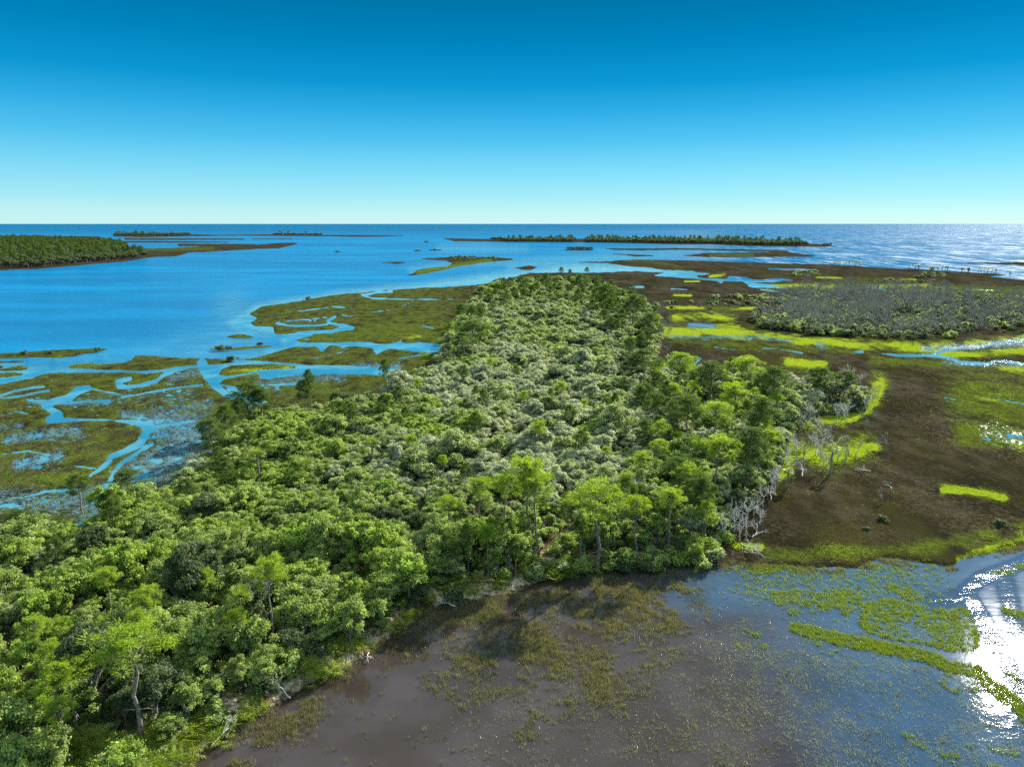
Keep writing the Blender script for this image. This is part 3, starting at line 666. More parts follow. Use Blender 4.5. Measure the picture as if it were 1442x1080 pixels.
# ------------------------------------------------------------------ pines placed one by one
# (base x, base y, top y in the photograph, mesh index, dark?, widen, label)
PINES = [
 (200,1052,884,0,0,1.35,'tall leaning pine with bright dome crown at bottom left'),
 (112,1046,928,1,0,1.05,'slim bright pine just left of the tall leaning pine'),
 (90,1064,945,3,0,1.05,'shorter bright pine leftmost of the bottom left trio'),
 (387,925,800,2,0,.85,'bright pine with bare lower limbs by the sandy bank'),
 (840,806,688,4,0,1.5,'broad dome-crowned pine standing on the pond shore'),
 (745,783,648,1,0,1.0,'tallest straight-trunked pine behind the sunlit sand patch on the pond shore'),
 (757,797,668,3,0,.9,'straight pine beside the sunlit sand patch on the pond shore'),
 (678,760,672,0,0,1.05,'leafy pine left of the tall straight pair by the pond'),
 (706,775,675,2,0,1.0,'slender pine between the leafy pine and the tall straight pair'),
 (632,778,700,3,0,.9,'small pine with dark trunk above the left pond bank'),
 (117,724,668,0,1,1.05,'lone dark pine standing over the left creek'),
 (184,716,664,1,1,1.2,'dark pine right of the lone pine over the left creek'),
 (34,775,722,2,1,1.0,'dark round-topped pine by the left shore near the frame edge'),
 (299,662,594,1,1,1.0,'flat-topped pine on the left marsh shore, nearest of the group'),
 (318,640,570,0,1,.9,'tall thin pine behind the flat-topped pine on the left shore'),
 (345,616,562,3,1,1.05,'dark pine amid the shoreline group on the left'),
 (352,608,542,2,1,1.1,'broad dark pine farthest back in the left shoreline group'),
 (372,606,545,0,1,1.0,'dark pine right of the left shoreline group'),
 (665,508,455,2,1,1.35,'broad dark pine on the far left forest edge'),
 (650,520,470,1,1,1.2,'dark pine at the left forest edge before the broad one'),
 (432,590,540,2,1,.8,'dark thin pine on left marsh shore below the curved creek'),
 (440,588,520,0,1,.5,'bare-looking thin pine beside the dark thin one on left shore'),
 (546,560,505,0,1,.6,'thin tall pine above the palm clump by the left marsh'),
 (904,706,640,1,0,1.15,'bright pine with dark trunk behind the right pond shore'),
 (883,720,668,4,0,1.1,'leafy pine in front of the bright dark-trunked pine'),
 (930,690,640,0,1,1.2,'round leafy pine right of the bright dark-trunked pine'),
 (955,730,650,2,1,1.1,'tall full pine in the right pine stand'),
 (985,760,668,3,1,1.0,'pine over the dark shaded bank at the right of the pond'),
 (940,785,690,1,0,1.0,'pine leaning over the shaded pond bank'),
 (895,790,700,3,0,1.0,'pine right of the broad dome-crowned pine'),
 (952,580,500,4,0,1.1,'umbrella-shaped pine at the right forest edge by the mud creek'),
 (1000,590,508,0,1,1.25,'wide rounded pine right of the umbrella-shaped pine'),
 (1040,585,508,2,0,1.2,'rounded pine between the wide one and the marsh'),
 (1085,600,515,4,1,1.15,'tall round pine nearest the bare marsh trees'),
 (1030,640,545,1,0,1.2,'full pine in front of the wide rounded pines'),
 (1065,650,560,3,1,1.15,'full pine right of centre in the right stand'),
 (1000,665,570,4,0,1.2,'full pine left of centre in the right stand'),
 (1045,700,600,0,1,1.15,'front pine of the right stand above the bleached snags'),
 (1000,715,620,2,0,1.15,'front pine of the right stand over the dark bank'),
 (968,640,560,1,1,1.15,'pine at the left rear of the right stand'),
 (1150,575,520,1,1,1.35,'dark spreading tree crown on the marsh point'),
 (1185,572,522,3,1,1.2,'outermost dark tree on the marsh point'),
 (900,560,495,1,1,1.2,'dark pine on the right forest rim above the creek'),
 (915,500,440,0,1,1.1,'dark pine at the right rim beside the green pool'),
 (890,470,418,2,1,1.2,'dark pine crowding the right rim of the far forest'),
 (850,450,400,3,1,1.2,'tall pine standing clear on the far forest top'),
 (770,425,384,0,1,.8,'thin pine poking above the forest tip'),
 (815,428,388,1,1,.9,'thin pine right of the one above the forest tip'),
]
PB = []
for i, (bx, by, ty, mi, dk, wd, lab) in enumerate(PINES):
    X_, Y_ = (float(v) for v in at(bx, by))
    z0 = gz(X_, Y_)
    # height from where its top shows above its foot
    f = lambda zz: float(proj(X_, Y_, zz)[1]) - ty
    lo, hi = .5, 30.
    for _ in range(40):
        md = (lo+hi)/2
        if f(md) > 0: lo = md
        else: hi = md
    ht = lo - z0
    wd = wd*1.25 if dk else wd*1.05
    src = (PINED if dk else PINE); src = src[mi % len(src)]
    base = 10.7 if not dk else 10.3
    s = ht/base
    tl = (0, 0)
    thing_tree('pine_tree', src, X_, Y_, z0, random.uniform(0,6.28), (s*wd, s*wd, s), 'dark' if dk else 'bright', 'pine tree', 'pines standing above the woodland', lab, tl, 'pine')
    PB.append((X_, Y_, 1.6*wd*s))

# ------------------------------------------------------------------ the oak wood
gx, gy, px, py = jitter_grid(FOREST, 2.75, 7)
keep = np.ones(len(gx), bool)
for ox, oy, orr in OPEN: keep &= np.hypot(px-ox, (py-oy)*1.5) > orr
for X_, Y_, rr in PB: keep &= np.hypot(gx-X_, gy-Y_) > min(rr, 1.5)
thin = (px > 620) & (px < 1010) & (py > 700) & (py < 812)
keep &= ~(thin & (np.random.default_rng(4).uniform(size=len(gx)) < .35))
bk_ = poly_sd(px, py, FOREST, 12.)
keep &= ~((bk_ < 7) & (px > 200) & (px < 770) & (py > 815) & (np.random.default_rng(6).uniform(size=len(gx)) < .85))
tip_ = (px > 1105) & (np.random.default_rng(5).uniform(size=len(gx)) < .62)
keep &= ~tip_ & (px > -330) & (px < 1700) & (py < 1330)
gx, gy, px, py = gx[keep], gy[keep], px[keep], py[keep]
r = np.random.default_rng(3)
tn = fbm(gx/16, gy/26, 51, 2); t2 = fbm(gx/7, gy/9, 77, 2); t3 = r.uniform(size=len(gx))
mid = np.exp(-(((px-720)/230)**2 + ((py-540)/110)**2))
silver = tn*.75 + .1 - .14*sstep(620, 380, px) - .12*sstep(720, 900, py) + mid*.3 + t3*.42
edgeL = poly_sd(px, py, FOREST, 12.)
tones = np.full(len(gx), 'mid green', dtype=object)
tones[silver > .64] = 'grey-green'
tones[silver > .86] = 'silvery'
tones[(t2*.7 + t3*.3 > .57) & (silver < .85)] = 'bright green'
farright = (px > 800) & (py < 560)
tones[((t2 < .24) | (farright & (t3 < .3)) | ((py < 480) & (t3 < .22)))] = 'dark green'
tones[(px > 1080) & (t3 < .7)] = 'grey-green'; tones[(px > 1100) & (t3 > .6)] = 'silvery'; tones[(py < 520) & (t3 > .72)] = 'grey-green'
size = .36 + .56*fbm(gx/8, gy/8, 91, 2)*r.uniform(.4,1.7,len(gx)) + .28*(r.uniform(size=len(gx)) < .07)
dist = np.hypot(gx, gy)
size *= np.where(dist < 115, .86, 1.)
size[(px > 620) & (px < 1010) & (py > 700) & (py < 812)] *= .8
size[(edgeL < 8) & (dist < 140)] *= .85
inview = (px > -40) & (px < 1482) & (py < 1180)
ppine = r.uniform(size=len(gx))
order = np.argsort(dist + np.where(inview, 0, 1e5))
stuff = []; n_ind = 0; var_keys = [(t, i) for t in OAK for i in range(len(OAK[t]))]
first_of = {}
for k in order:
    t = tones[k]; vi = int(r.integers(len(OAK[t]))); z0 = gz(gx[k], gy[k]); s = float(size[k])
    if inview[k] and n_ind < 298:
        nm = 'oak_tree'
        sz = 'large' if s > .80 else ('small' if s < .58 else 'rounded')
        o = thing_tree(nm, OAK[t][vi], gx[k], gy[k], z0, r.uniform(0,6.28), (s*r.uniform(.85,1.2), s*r.uniform(.85,1.2), s*r.uniform(1.0,1.55)), f'{sz} {t}', 'oak tree', 'oaks of the island wood', kindword='oak')
        n_ind += 1; first_of.setdefault((t, vi), o)
    else:
        stuff.append((gx[k], gy[k], z0, r.uniform(0,6.28), s, var_keys.index((t, vi))))
# every shared shape needs a standing tree to copy: give the missing ones a place among the far trees
for key in var_keys:
    if key not in first_of:
        for j, q in enumerate(stuff):
            if q[5] == var_keys.index(key):
                stuff.pop(j)
                first_of[key] = thing_tree('oak_tree', OAK[key[0]][key[1]], q[0], q[1], q[2], q[3], (q[4],)*3, f'rounded {key[0]}', 'oak tree', 'oaks of the island wood', kindword='oak'); break
        else:
            first_of[key] = next(iter(first_of.values()))
wood_src = [list(first_of[k].children) for k in var_keys]
scatter('oak_woodland', stuff, wood_src)

# random pines through the wood, right stand and far rim
def scatter_pines(poly, n, dark, seed, smin, smax, tone, kw=1., mixd=False):
    gx, gy, px, py = jitter_grid(poly, 3., seed); r = np.random.default_rng(seed); c = 0
    for k in r.permutation(len(gx)):
        if c >= n: break
        if any(math.hypot(gx[k]-a, gy[k]-b) < 2.6 for a, b, _ in PB): continue
        dk_ = dark or (mixd and r.uniform() < .6); src = PINED if dk_ else PINE; tn2 = 'dark' if dk_ else tone; s = r.uniform(smin, smax)
        thing_tree('pine_tree', src[r.integers(len(src))], gx[k], gy[k], gz(gx[k], gy[k]), r.uniform(0,6.28), (s*kw, s*kw, s), tn2, 'pine tree', 'pines standing above the woodland', kindword='pine')
        PB.append((gx[k], gy[k], 1.)); c += 1
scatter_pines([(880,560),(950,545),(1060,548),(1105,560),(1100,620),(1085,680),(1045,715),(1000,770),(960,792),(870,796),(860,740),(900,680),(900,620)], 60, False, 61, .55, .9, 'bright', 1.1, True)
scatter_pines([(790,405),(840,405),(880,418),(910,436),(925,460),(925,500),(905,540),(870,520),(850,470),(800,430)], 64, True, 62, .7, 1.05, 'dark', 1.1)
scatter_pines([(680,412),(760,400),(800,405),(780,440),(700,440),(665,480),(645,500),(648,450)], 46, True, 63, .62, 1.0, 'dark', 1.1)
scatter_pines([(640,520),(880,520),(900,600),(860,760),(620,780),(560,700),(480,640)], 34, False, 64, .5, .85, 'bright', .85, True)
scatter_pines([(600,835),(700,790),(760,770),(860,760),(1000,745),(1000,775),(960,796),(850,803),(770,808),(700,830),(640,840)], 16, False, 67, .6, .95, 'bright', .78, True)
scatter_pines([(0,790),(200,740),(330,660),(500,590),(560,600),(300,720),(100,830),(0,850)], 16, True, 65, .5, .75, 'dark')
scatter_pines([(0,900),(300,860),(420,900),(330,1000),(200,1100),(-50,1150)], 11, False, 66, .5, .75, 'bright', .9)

# ------------------------------------------------------------------ palms and palmettos
for bx, by, s, lab in [(1169,670,.95,'lone cabbage palm with tufted head in the bright yellow-green grass'),(1010,757,.6,'short palm by the bleached snags at the wood corner'),
    (1000,752,.7,'taller palm behind the short one at the wood corner'),(780,800,.55,'small palm on the sand patch by the pond'),(650,790,.6,'small palm under the pines on the pond bank'),
    (545,560,.9,'palm by the glittering marsh pool at the left forest edge'),(556,556,.8,'smaller palm right of the one by the marsh pool'),(1135,628,.9,'palm at the forest edge behind the yellow grass'),
    (1110,690,.8,'palm at the forest edge beside the dead trees'),(975,790,.7,'yellowish palm at the right pond corner')]:
    X_, Y_ = (float(v) for v in at(bx, by)); thing_tree('cabbage_palm', PALM[int(bx) % 3], X_, Y_, gz(X_,Y_)-.1, bx, (s,)*3, 'green', 'palm tree', 'palms around the island', lab, kindword='palm')
gx, gy, px, py = jitter_grid(FOREST, 7.5, 71); r = np.random.default_rng(8); c = 0
for k in r.permutation(len(gx)):
    if c >= 14: break
    if not (-30 < px[k] < 1240 and 430 < py[k] < 1100): continue
    s = r.uniform(.95,1.25); c += 1
    thing_tree('cabbage_palm', PALM[r.integers(3)], gx[k], gy[k], gz(gx[k],gy[k]), r.uniform(0,6), (s,)*3, 'green', 'palm tree', 'palms around the island', kindword='palm')
shore = [(-10,1120),(120,1085),(240,1065),(300,1040),(360,1000),(430,945),(500,915),(560,878),(600,850),(660,838),(740,815),(800,806),(900,800),(990,785),(1020,755)]
c = 0; r = np.random.default_rng(12)
spots = []
for a, b in zip(shore[:-1], shore[1:]):
    n = max(2, int(math.hypot(b[0]-a[0], b[1]-a[1])/9))
    for i in range(n):
        t = r.uniform(); q = r.uniform(0, 1)**1.5
        spots.append((a[0]+(b[0]-a[0])*t - q*28, a[1]+(b[1]-a[1])*t - q*26))
for ox, oy, orr in OPEN:
    for i in range(20 if ox < 250 else 6): spots.append((ox + r.normal()*orr*.9, oy + r.normal()*orr*.5))
for bx, by in spots:
    if not inside_px(bx, by, FOREST)[0]: continue
    X_, Y_ = (float(v) for v in at(bx, by, .6)); s = r.uniform(.7,1.3)
    thing_mesh('palmetto', PALMETTO[r.integers(4)], X_, Y_, gz(X_,Y_)-.1, r.uniform(0,6), (s,)*3, 'yellow-green', 'palmetto', 'palmettos along the sandy bank', kindword='palmetto')
pal0 = next(o for o, *_ in THINGS if o.name.startswith('palmetto'))

# undergrowth between the trunks
sh = []
shrub_obs = []
for i, me in enumerate(SHRUB):
    X_, Y_ = (float(v) for v in at([985,1005,1018,640][i], [800,790,765,845][i]))
    s = 1.3
    shrub_obs.append(thing_mesh('shrub', me, X_, Y_, .2, i, (s,)*3, 'low', 'shrub', 'shrubs at the foot of the wood',
        ['green shrub at the shaded right corner of the pond','grey-green shrub beside the right pond corner','bright shrub by the bleached snags','dark shrub overhanging the left pond bank'][i]))
gx, gy, px, py = jitter_grid(FOREST, 2.4, 81); r = np.random.default_rng(13)
ok = (px > -300) & (px < 1500) & (py < 1300) & (py > 500)
bk_ = poly_sd(px, py, FOREST, 12.)
ok &= ~((bk_ < 7) & (px > 200) & (px < 770) & (py > 815) & (r.uniform(size=len(px)) < .7))
for ox, oy, orr in OPEN: ok &= (np.hypot(px-ox, (py-oy)*1.5) > orr*.8) | (r.uniform(size=len(px)) < .15)
for k in np.nonzero(ok)[0]:
    sh.append((gx[k], gy[k], gz(gx[k],gy[k])-.2, r.uniform(0,6), r.uniform(.6,1.35), r.choice([0,1,2,3], p=[.35,.2,.15,.3])))
# overhanging fringe along the banks
for a, b in zip(FOREST, FOREST[1:]+FOREST[:1]):
    if not (250 < a[0] < 1240 and a[1] > 540): continue
    if 200 < a[0] < 760 and a[1] > 815: continue
    n = int(math.hypot(b[0]-a[0], b[1]-a[1])/8)
    for i in range(n):
        t = r.uniform()
        if any(math.hypot(a[0]+(b[0]-a[0])*t-ox, (a[1]+(b[1]-a[1])*t-oy)*1.5) < orr for ox, oy, orr in OPEN): continue
        X_, Y_ = at(a[0]+(b[0]-a[0])*t+r.normal()*2, a[1]+(b[1]-a[1])*t-2+r.normal()*2)
        sh.append((float(X_), float(Y_), .15, r.uniform(0,6), r.uniform(.7,1.5), r.choice([0,1,2,3], p=[.3,.25,.1,.35])))
scatter('undergrowth', sh, [[o] for o in shrub_obs])

# ------------------------------------------------------------------ dead trees
r = np.random.default_rng(21)
def dead(bx, by, ht, white, lab=None, lie=0., name='dead_tree', grp='bare dead trees of the marsh', kw='dead tree'):
    X_, Y_ = (float(v) for v in at(bx, by)); src = DEAD_W if white else DEAD_G
    i = r.integers(len(src)); s = ht/8.
    rz = r.uniform(0,6.28)
    return thing_mesh(name, src[i], X_, Y_, .3 if not lie else .35, rz, (s,)*3, 'bleached' if white else 'grey', 'dead tree' if name == 'dead_tree' else 'fallen tree', grp, lab, (lie,0), kw)
for bx, by, ht in [(1032,752,6.),(1050,742,6.),(1040,765,5.),(1062,728,5.),(1025,738,6.5),(1075,715,5.5),(1018,765,4.),(1092,700,6.5),(1048,757,4.5),(1085,690,5.5),(1070,742,4.),(1108,672,6),(1100,655,6.),(1122,650,6.5)]:
    dead(bx, by, ht, True)
for bx, by, ht, lab in [(1045,770,5.5,'bleached fallen tree at the wood corner, nearest the pond'),(1085,705,5.,'bleached fallen tree reaching onto the brown marsh'),(1130,672,5.,'bleached fallen tree lying toward the lone palm'),
    (1225,665,4.,'bleached fallen tangle alone on the brown marsh'),(1255,690,3.5,'small fallen branch tangle right on the brown marsh'),(1060,758,4.5,'low bleached tangle of limbs behind the corner snag'),(408,985,3.6,'pale fallen limb at the pond edge near the sandy bank'),(520,922,3.2,'fallen limb on the bank left of the pond bend'),(640,856,3.,'fallen limb under the trees on the pond bank'),(300,1052,3.4,'fallen limb on the bottom left bank beside palmettos')]:
    dead(bx, by, ht, True, lab, lie=r.uniform(1.15,1.4), name='fallen_tree', grp='fallen trees on the shore', kw='fallen tree')
dead(1242,712,4., False, 'small bare snag alone on the brown marsh')
for i in range(30):
    bx, by = r.uniform(1100,1200), r.uniform(585,672)
    dead(bx, by, r.uniform(2.5,6.5), r.uniform() < .4)
for bx, by in [(1150,665),(1158,668),(1163,660),(1140,668),(1178,656),(1190,650),(1205,642),(1222,640),(1236,560),(1243,566),(1250,556),(1228,592),(1215,600),(1240,640),(1247,634)]:
    dead(bx, by, r.uniform(2.5,5), False)
for i in range(46): dead(r.uniform(1095,1225), r.uniform(540,600), r.uniform(4,8), r.uniform() < .45)
for i in range(14): dead(r.uniform(922,948), r.uniform(440,500), r.uniform(5,9), False)
for i in range(12): dead(r.uniform(960,1100), r.uniform(545,600), r.uniform(6,8), r.uniform() < .3)
DEADWOOD = [(1052,455),(1072,434),(1095,418),(1150,411),(1300,413),(1442,420),(1700,428),(1700,478),(1442,470),(1360,468),(1340,477),(1300,480),(1150,474),(1080,465)]
gx, gy, px, py = jitter_grid(DEADWOOD, 5.0, 91); k0 = np.argsort(np.hypot(gx, gy)); n_d = 0; st = []
r = np.random.default_rng(22)
nd_total = sum(1 for o, *_ in THINGS if o.name.startswith('dead_tree'))
g0 = {}
for k in k0:
    if vn if (vn := fbm(gx[k:k+1]/30, gy[k:k+1]/40, 5, 2)[0] < .3 and px[k] > 1250) else False: continue
    dn = fbm(gx[k:k+1]/14, gy[k:k+1]/22, 6, 2)[0]
    if dn < .40 + .10*(px[k] > 1300): continue
    i = int(r.integers(len(DEAD_G))); s = r.uniform(.6,1.25) + .5*dn
    if nd_total + n_d < 296 and -20 < px[k] < 1460:
        o = thing_mesh('dead_tree', DEAD_G[i], gx[k], gy[k], .2, r.uniform(0,6), (s,)*3, 'grey', 'dead tree', 'bare dead trees of the marsh', kindword='dead tree'); n_d += 1; g0.setdefault(i, o)
    else: st.append((gx[k], gy[k], .2, r.uniform(0,6), s, i))
scatter('dead_woodland', st, [[g0[i]] for i in range(len(DEAD_G))])
# live shrubs among the dead wood and on the far islets
sh2 = []
gx, gy, px, py = jitter_grid(DEADWOOD, 4.2, 92); 
for k in range(len(gx)):
    d = 1.0 if px[k] < 1200 and py[k] > 452 else .3 + .6*(fbm(gx[k:k+1]/18, gy[k:k+1]/22, 66, 2)[0] > .55)
    if r.uniform() < d: sh2.append((gx[k], gy[k], .2, r.uniform(0,6), r.uniform(1.0,2.6)*(1.2 if d == 1. else .8), r.choice([1,3,3,3,0])))
for bx0, by0, bx1, by1, n in [(1000,418,1080,432,60),(925,425,1000,440,14),(1290,386,1340,392,30),(1118,384,1165,390,30),(1240,396,1330,399,10),(1400,420,1442,440,30),(640,362,700,366,26)]:
    for i in range(n):
        X_, Y_ = at(r.uniform(bx0,bx1), r.uniform(by0,by1)); sh2.append((float(X_), float(Y_), .2, r.uniform(0,6), r.uniform(.8,2.), r.choice([1,3])))
scatter('marsh_scrub', sh2, [[o] for o in shrub_obs])

# ------------------------------------------------------------------ far woods
dk_src = [list(first_of[(t, i)].children) for t, i in var_keys if t == 'dark green'] + [list(first_of[('dark green',0)].children)]
pd = [o for o, tn_, kw, lab in THINGS if kw == 'pine' and tn_ == 'dark'][:3]
dk_src += [list(o.children) for o in pd]
def far_wood(name, poly, step, smin, smax, seed, pin=.25):
    gx, gy, px, py = jitter_grid(poly, step, seed); r = np.random.default_rng(seed); pts = []
    for k in range(len(gx)):
        pts.append((gx[k], gy[k], .3, r.uniform(0,6), r.uniform(smin, smax), r.integers(4,7) if r.uniform() < pin else r.integers(0,4)))
    return scatter(name, pts, dk_src)
far_wood('far_island_wood', [(-330,340),(0,338.5),(125,341),(170,347),(178,352),(150,358),(200,360),(205,363),(110,371),(50,377),(0,378.5),(-330,391)], 7., .9, 1.7, 31, .12)
far_wood('far_point_wood', [(160,332),(180,331.2),(265,331),(268,332),(200,333.2),(160,333)], 16., 1.3, 2.0, 32, .05)
far_wood('far_point_scrub', [(385,331.2),(455,331.6),(455,332.4),(385,332)], 20., 1.2, 1.8, 33, .05)
far_wood('barrier_island_wood', [(690,338.5),(808,338.5),(812,341.2),(720,340.9)], 9., 1.1, 1.7, 34, .08)
far_wood('barrier_island_trees', [(824,338.5),(1000,340),(1080,342),(1130,345.2),(1140,346.5),(1060,346),(1000,343.6),(960,343.5),(824,341.4)], 9., 1.1, 1.8, 35, .08)
far_wood('islet_scrub', [(1156,346.6),(1172,346.6),(1174,347.3),(1156,347.3)], 9., .9, 1.2, 36, 0)
far_wood('islet_bushes', [(793,352),(810,350.6),(836,351.2),(834,352.6)], 7., .55, .9, 37, 0)
# single dark bushes standing on bars in the bay and on the outer marsh edge
r = np.random.default_rng(40)
def bush(bx, by, s, lab=None, tone='dark', name='shrub'):
    X_, Y_ = (float(v) for v in at(bx, by)); 
    return thing_mesh(name, SHRUB[3], X_, Y_, .15, r.uniform(0,6), (s,s,s), tone, 'shrub', 'lone bushes on the marsh bars', lab, kindword='bush')
for bx, by, s, lab in [(34,500,1.2,'dark bush leftmost on the long grass bar'),(72,499,1.2,'dark bush in the middle of the long grass bar'),(108,501,1.,'small dark bush low on the long grass bar'),(138,496,1.3,'dark bush near the tip of the long grass bar'),
    (309,494,1.6,'dark bush at the left end of the bright green islet'),(320,494,1.3,'dark bush right of the one at the islet end'),(367,487,1.1,'small bush on the right of the bright islet'),(328,509,1.5,'dark bush at the pointed end of the grass island'),
    (434,422.5,1.6,'dark bush on the edge of the left upper marsh'),(600,341,2.6,'far dark bush alone on the water'),(588,353.5,1.8,'far low bush left of a pair in the bay'),(612,352.5,2.2,'far wide bush right of a pair in the bay'),(475,355,1.8,'lone far bush in the middle of the bay'),
    (1243,735,.8,'dark debris-like bush on the brown marsh'),(1410,742,.9,'dark bush near the right edge of the brown marsh'),(1220,748,.5,'tiny dark bush low on the brown marsh')]:
    bush(bx, by, s, lab)
for bx, by in [(635,363.2),(648,363),(655,362.6),(662,363.2),(668,363),(690,364.5)]: bush(bx, by, r.uniform(1.5,3.))
for i in range(17): 
    t = i/16.; X_, Y_ = (float(v) for v in at(1172+40*t+r.normal(), 375.5+1.2*t)); s = r.uniform(.7,1.2)
    thing_tree('cabbage_palm', PALM[r.integers(3)], X_, Y_, .2, r.uniform(0,6), (s*1.2,s*1.2,s), 'dark', 'palm tree', 'palms around the island', kindword='palm')
for i in range(40):
    t = r.uniform(); X_, Y_ = (float(v) for v in at(1278+148*t, 380.5+7.5*t)); s = r.uniform(.5,1.0)
    thing_tree('cabbage_palm', PALM[r.integers(3)], X_, Y_, .2, r.uniform(0,6), (s*1.5,s*1.5,s), 'dark', 'palm tree', 'palms around the island', kindword='palm')
for bx, by, ty in [(790,392,380),(803,394,381),(826,392,380),(1312,390,374)]:
    X_, Y_ = (float(v) for v in at(bx, by)); thing_tree('pine_tree', PINED[bx % 4], X_, Y_, .3, 0, (.9,.9,.9), 'dark', 'pine tree', 'pines standing above the woodland', kindword='pine')

# ------------------------------------------------------------------ grasses
def grass(name, X_, Y_, z, ht, wd, nbl, mat, seed, spread=.25, broad=None):
    r = np.random.default_rng(seed); n = len(X_)
    k = np.repeat(np.arange(n), nbl)
    a = r.uniform(0, 2*math.pi, len(k)); ln = np.abs(r.normal(0, .38, len(k)))
    b = np.stack([X_[k] + r.normal(size=len(k))*spread*.5, Y_[k] + r.normal(size=len(k))*spread*.5, z[k] - .05], -1)
    h_ = ht[k]*r.uniform(.5,1.15,len(k))
    tip = b + np.stack([np.cos(a)*ln*h_, np.sin(a)*ln*h_, h_], -1)
    a2 = r.uniform(0, math.pi, len(k)); w = (wd*r.uniform(.6,1.3,len(k)))[:,None]*np.stack([np.cos(a2), np.sin(a2), np.zeros(len(k))], -1)
    V = np.stack([b - w, b + w, tip], 1).reshape(-1,3)
    tint = np.clip((r.uniform(0,1,n) if broad is None else broad*1.5 + r.uniform(-.15,.15,n))[k]*.5 + r.uniform(0,.5 if broad is None else .25,len(k)), 0, 1)
    me = mesh_np(name, V, np.arange(len(V)), np.full(len(k),3), mat, np.repeat(tint,3))
    o = link(name, me); o['kind'] = 'stuff'; return o
def pts_in(x0, x1, y0, y1, dens, seed):
    """world points spread evenly over the ground seen between two picture rows"""
    r = np.random.default_rng(seed)
    _, ya = at(CX, y1); _, yb = at(CX, y0); xa, _ = at(x0, y0); xb, _ = at(x1, y0)
    n = int((yb-ya)*(xb-xa)*dens)
    X_ = r.uniform(xa, xb, n); Y_ = r.uniform(ya, yb, n); px, py = proj(X_, Y_)
    k = (px > x0) & (px < x1) & (py > y0) & (py < y1)
    return X_[k], Y_[k], px[k], py[k], r
# pond grass
P2 = [(1212,855),(1222,843),(1250,843),(1290,850),(1330,858),(1360,854),(1370,870),(1378,890),(1380,910),(1370,920),(1340,918),(1310,910),(1260,903),(1225,893),(1208,880)]
P1 = [(1095,845),(1120,838),(1140,833),(1200,832),(1220,836),(1215,850),(1200,862),(1195,875),(1180,878),(1160,868),(1140,862),(1120,850)]
P3t = [(1118,885,5),(1171,897,6),(1241,911,6),(1305,925,7),(1333,939,6),(1375,946,7),(1403,970,8),(1442,1001,10),(1500,1050,12)]
P3 = [(1118,885),(1171,897),(1241,911),(1305,925),(1333,939),(1375,943),(1403,967),(1442,999),(1500,1048),(1500,1070),(1442,1022),(1380,990),(1300,965),(1180,935),(1095,905)]
X_, Y_, px, py, r = pts_in(-20, 1560, 765, 1130, 22., 101)
sdl = np.full(px.shape, -14.)
for p in LAND[:1]: sdl = np.maximum(sdl, poly_sd(px, py, p))
n1 = fbm(X_/4.2, Y_/4.2, 61, 3); n2 = fbm(X_/1.1, Y_/1.1, 65, 2); u = r.uniform(size=len(px))
g = .9*sstep(-3,5,poly_sd(px,py,P2,12.))*(.1+.9*n2) + .5*sstep(-1,2,poly_sd(px,py,P2,12.))*sstep(9,3,poly_sd(px,py,P2,12.))*sstep(.3,.5,n2) + .7*sstep(-3,5,poly_sd(px,py,P1,12.))*sstep(.38,.55,n2) + .45*sstep(-2,6,poly_sd(px,py,P3,12.))*sstep(.3,.6,n2)
g = np.maximum(g, 1.3*(line_d(px,py,P3t,14.) < 2. + 6*(n2-.5)))
for bl in ([(1412,858,4),(1442,868,6)],[(1400,806,3),(1425,806,3)],[(1432,798,3),(1450,800,4)],[(1275,1035,5),(1300,1046,7),(1340,1066,7),(1400,1085,8)],[(1362,1052,4),(1392,1053,4),(1428,1064,4)],[(1040,908,4),(1075,912,5)],[(1050,890,4),(1068,893,4)],[(1115,862,4),(1125,862,4)],[(1420,950,4),(1442,965,6)]):
    g = np.maximum(g, .55*(line_d(px,py,bl,14.) < 0))
fld = np.maximum(sstep(880, 1080, px)*sstep(830, 930, py)*(1-.8*sstep(1300,1340,px)*sstep(985,940,py)), .35*sstep(600,700,px)*sstep(940,1000,py))
g = np.maximum(g, .95*fld*(.25+sstep(.40,.66,n2*.6+n1*.4)))
shallow = sstep(1010,1080,px)*sstep(1350,1290,px)*sstep(790,800,py)*sstep(868,830,py)
g = np.maximum(g, shallow*(.16+.5*sstep(.5,.68,n1)))
g[sdl > -1] = 0
fldk = (g > 0) & (g <= 1e-6 + .95*fld*(.25+sstep(.40,.66,n2*.6+n1*.4))) & (fld > 0)
k = (u < g) & ~fldk; ko = (u < g*1.) & fldk
grass('pond_grass', X_[k], Y_[k], np.zeros(k.sum()), .38*np.ones(k.sum()), .03, 12, M_GRASSG, 1, .3)
grass('glint_reeds', X_[ko], Y_[ko], np.zeros(ko.sum()), .3*np.ones(ko.sum()), .022, 3, M_GLINT_REED, 9, .3)  # thin pond grass, its pale colour imitating white water glints
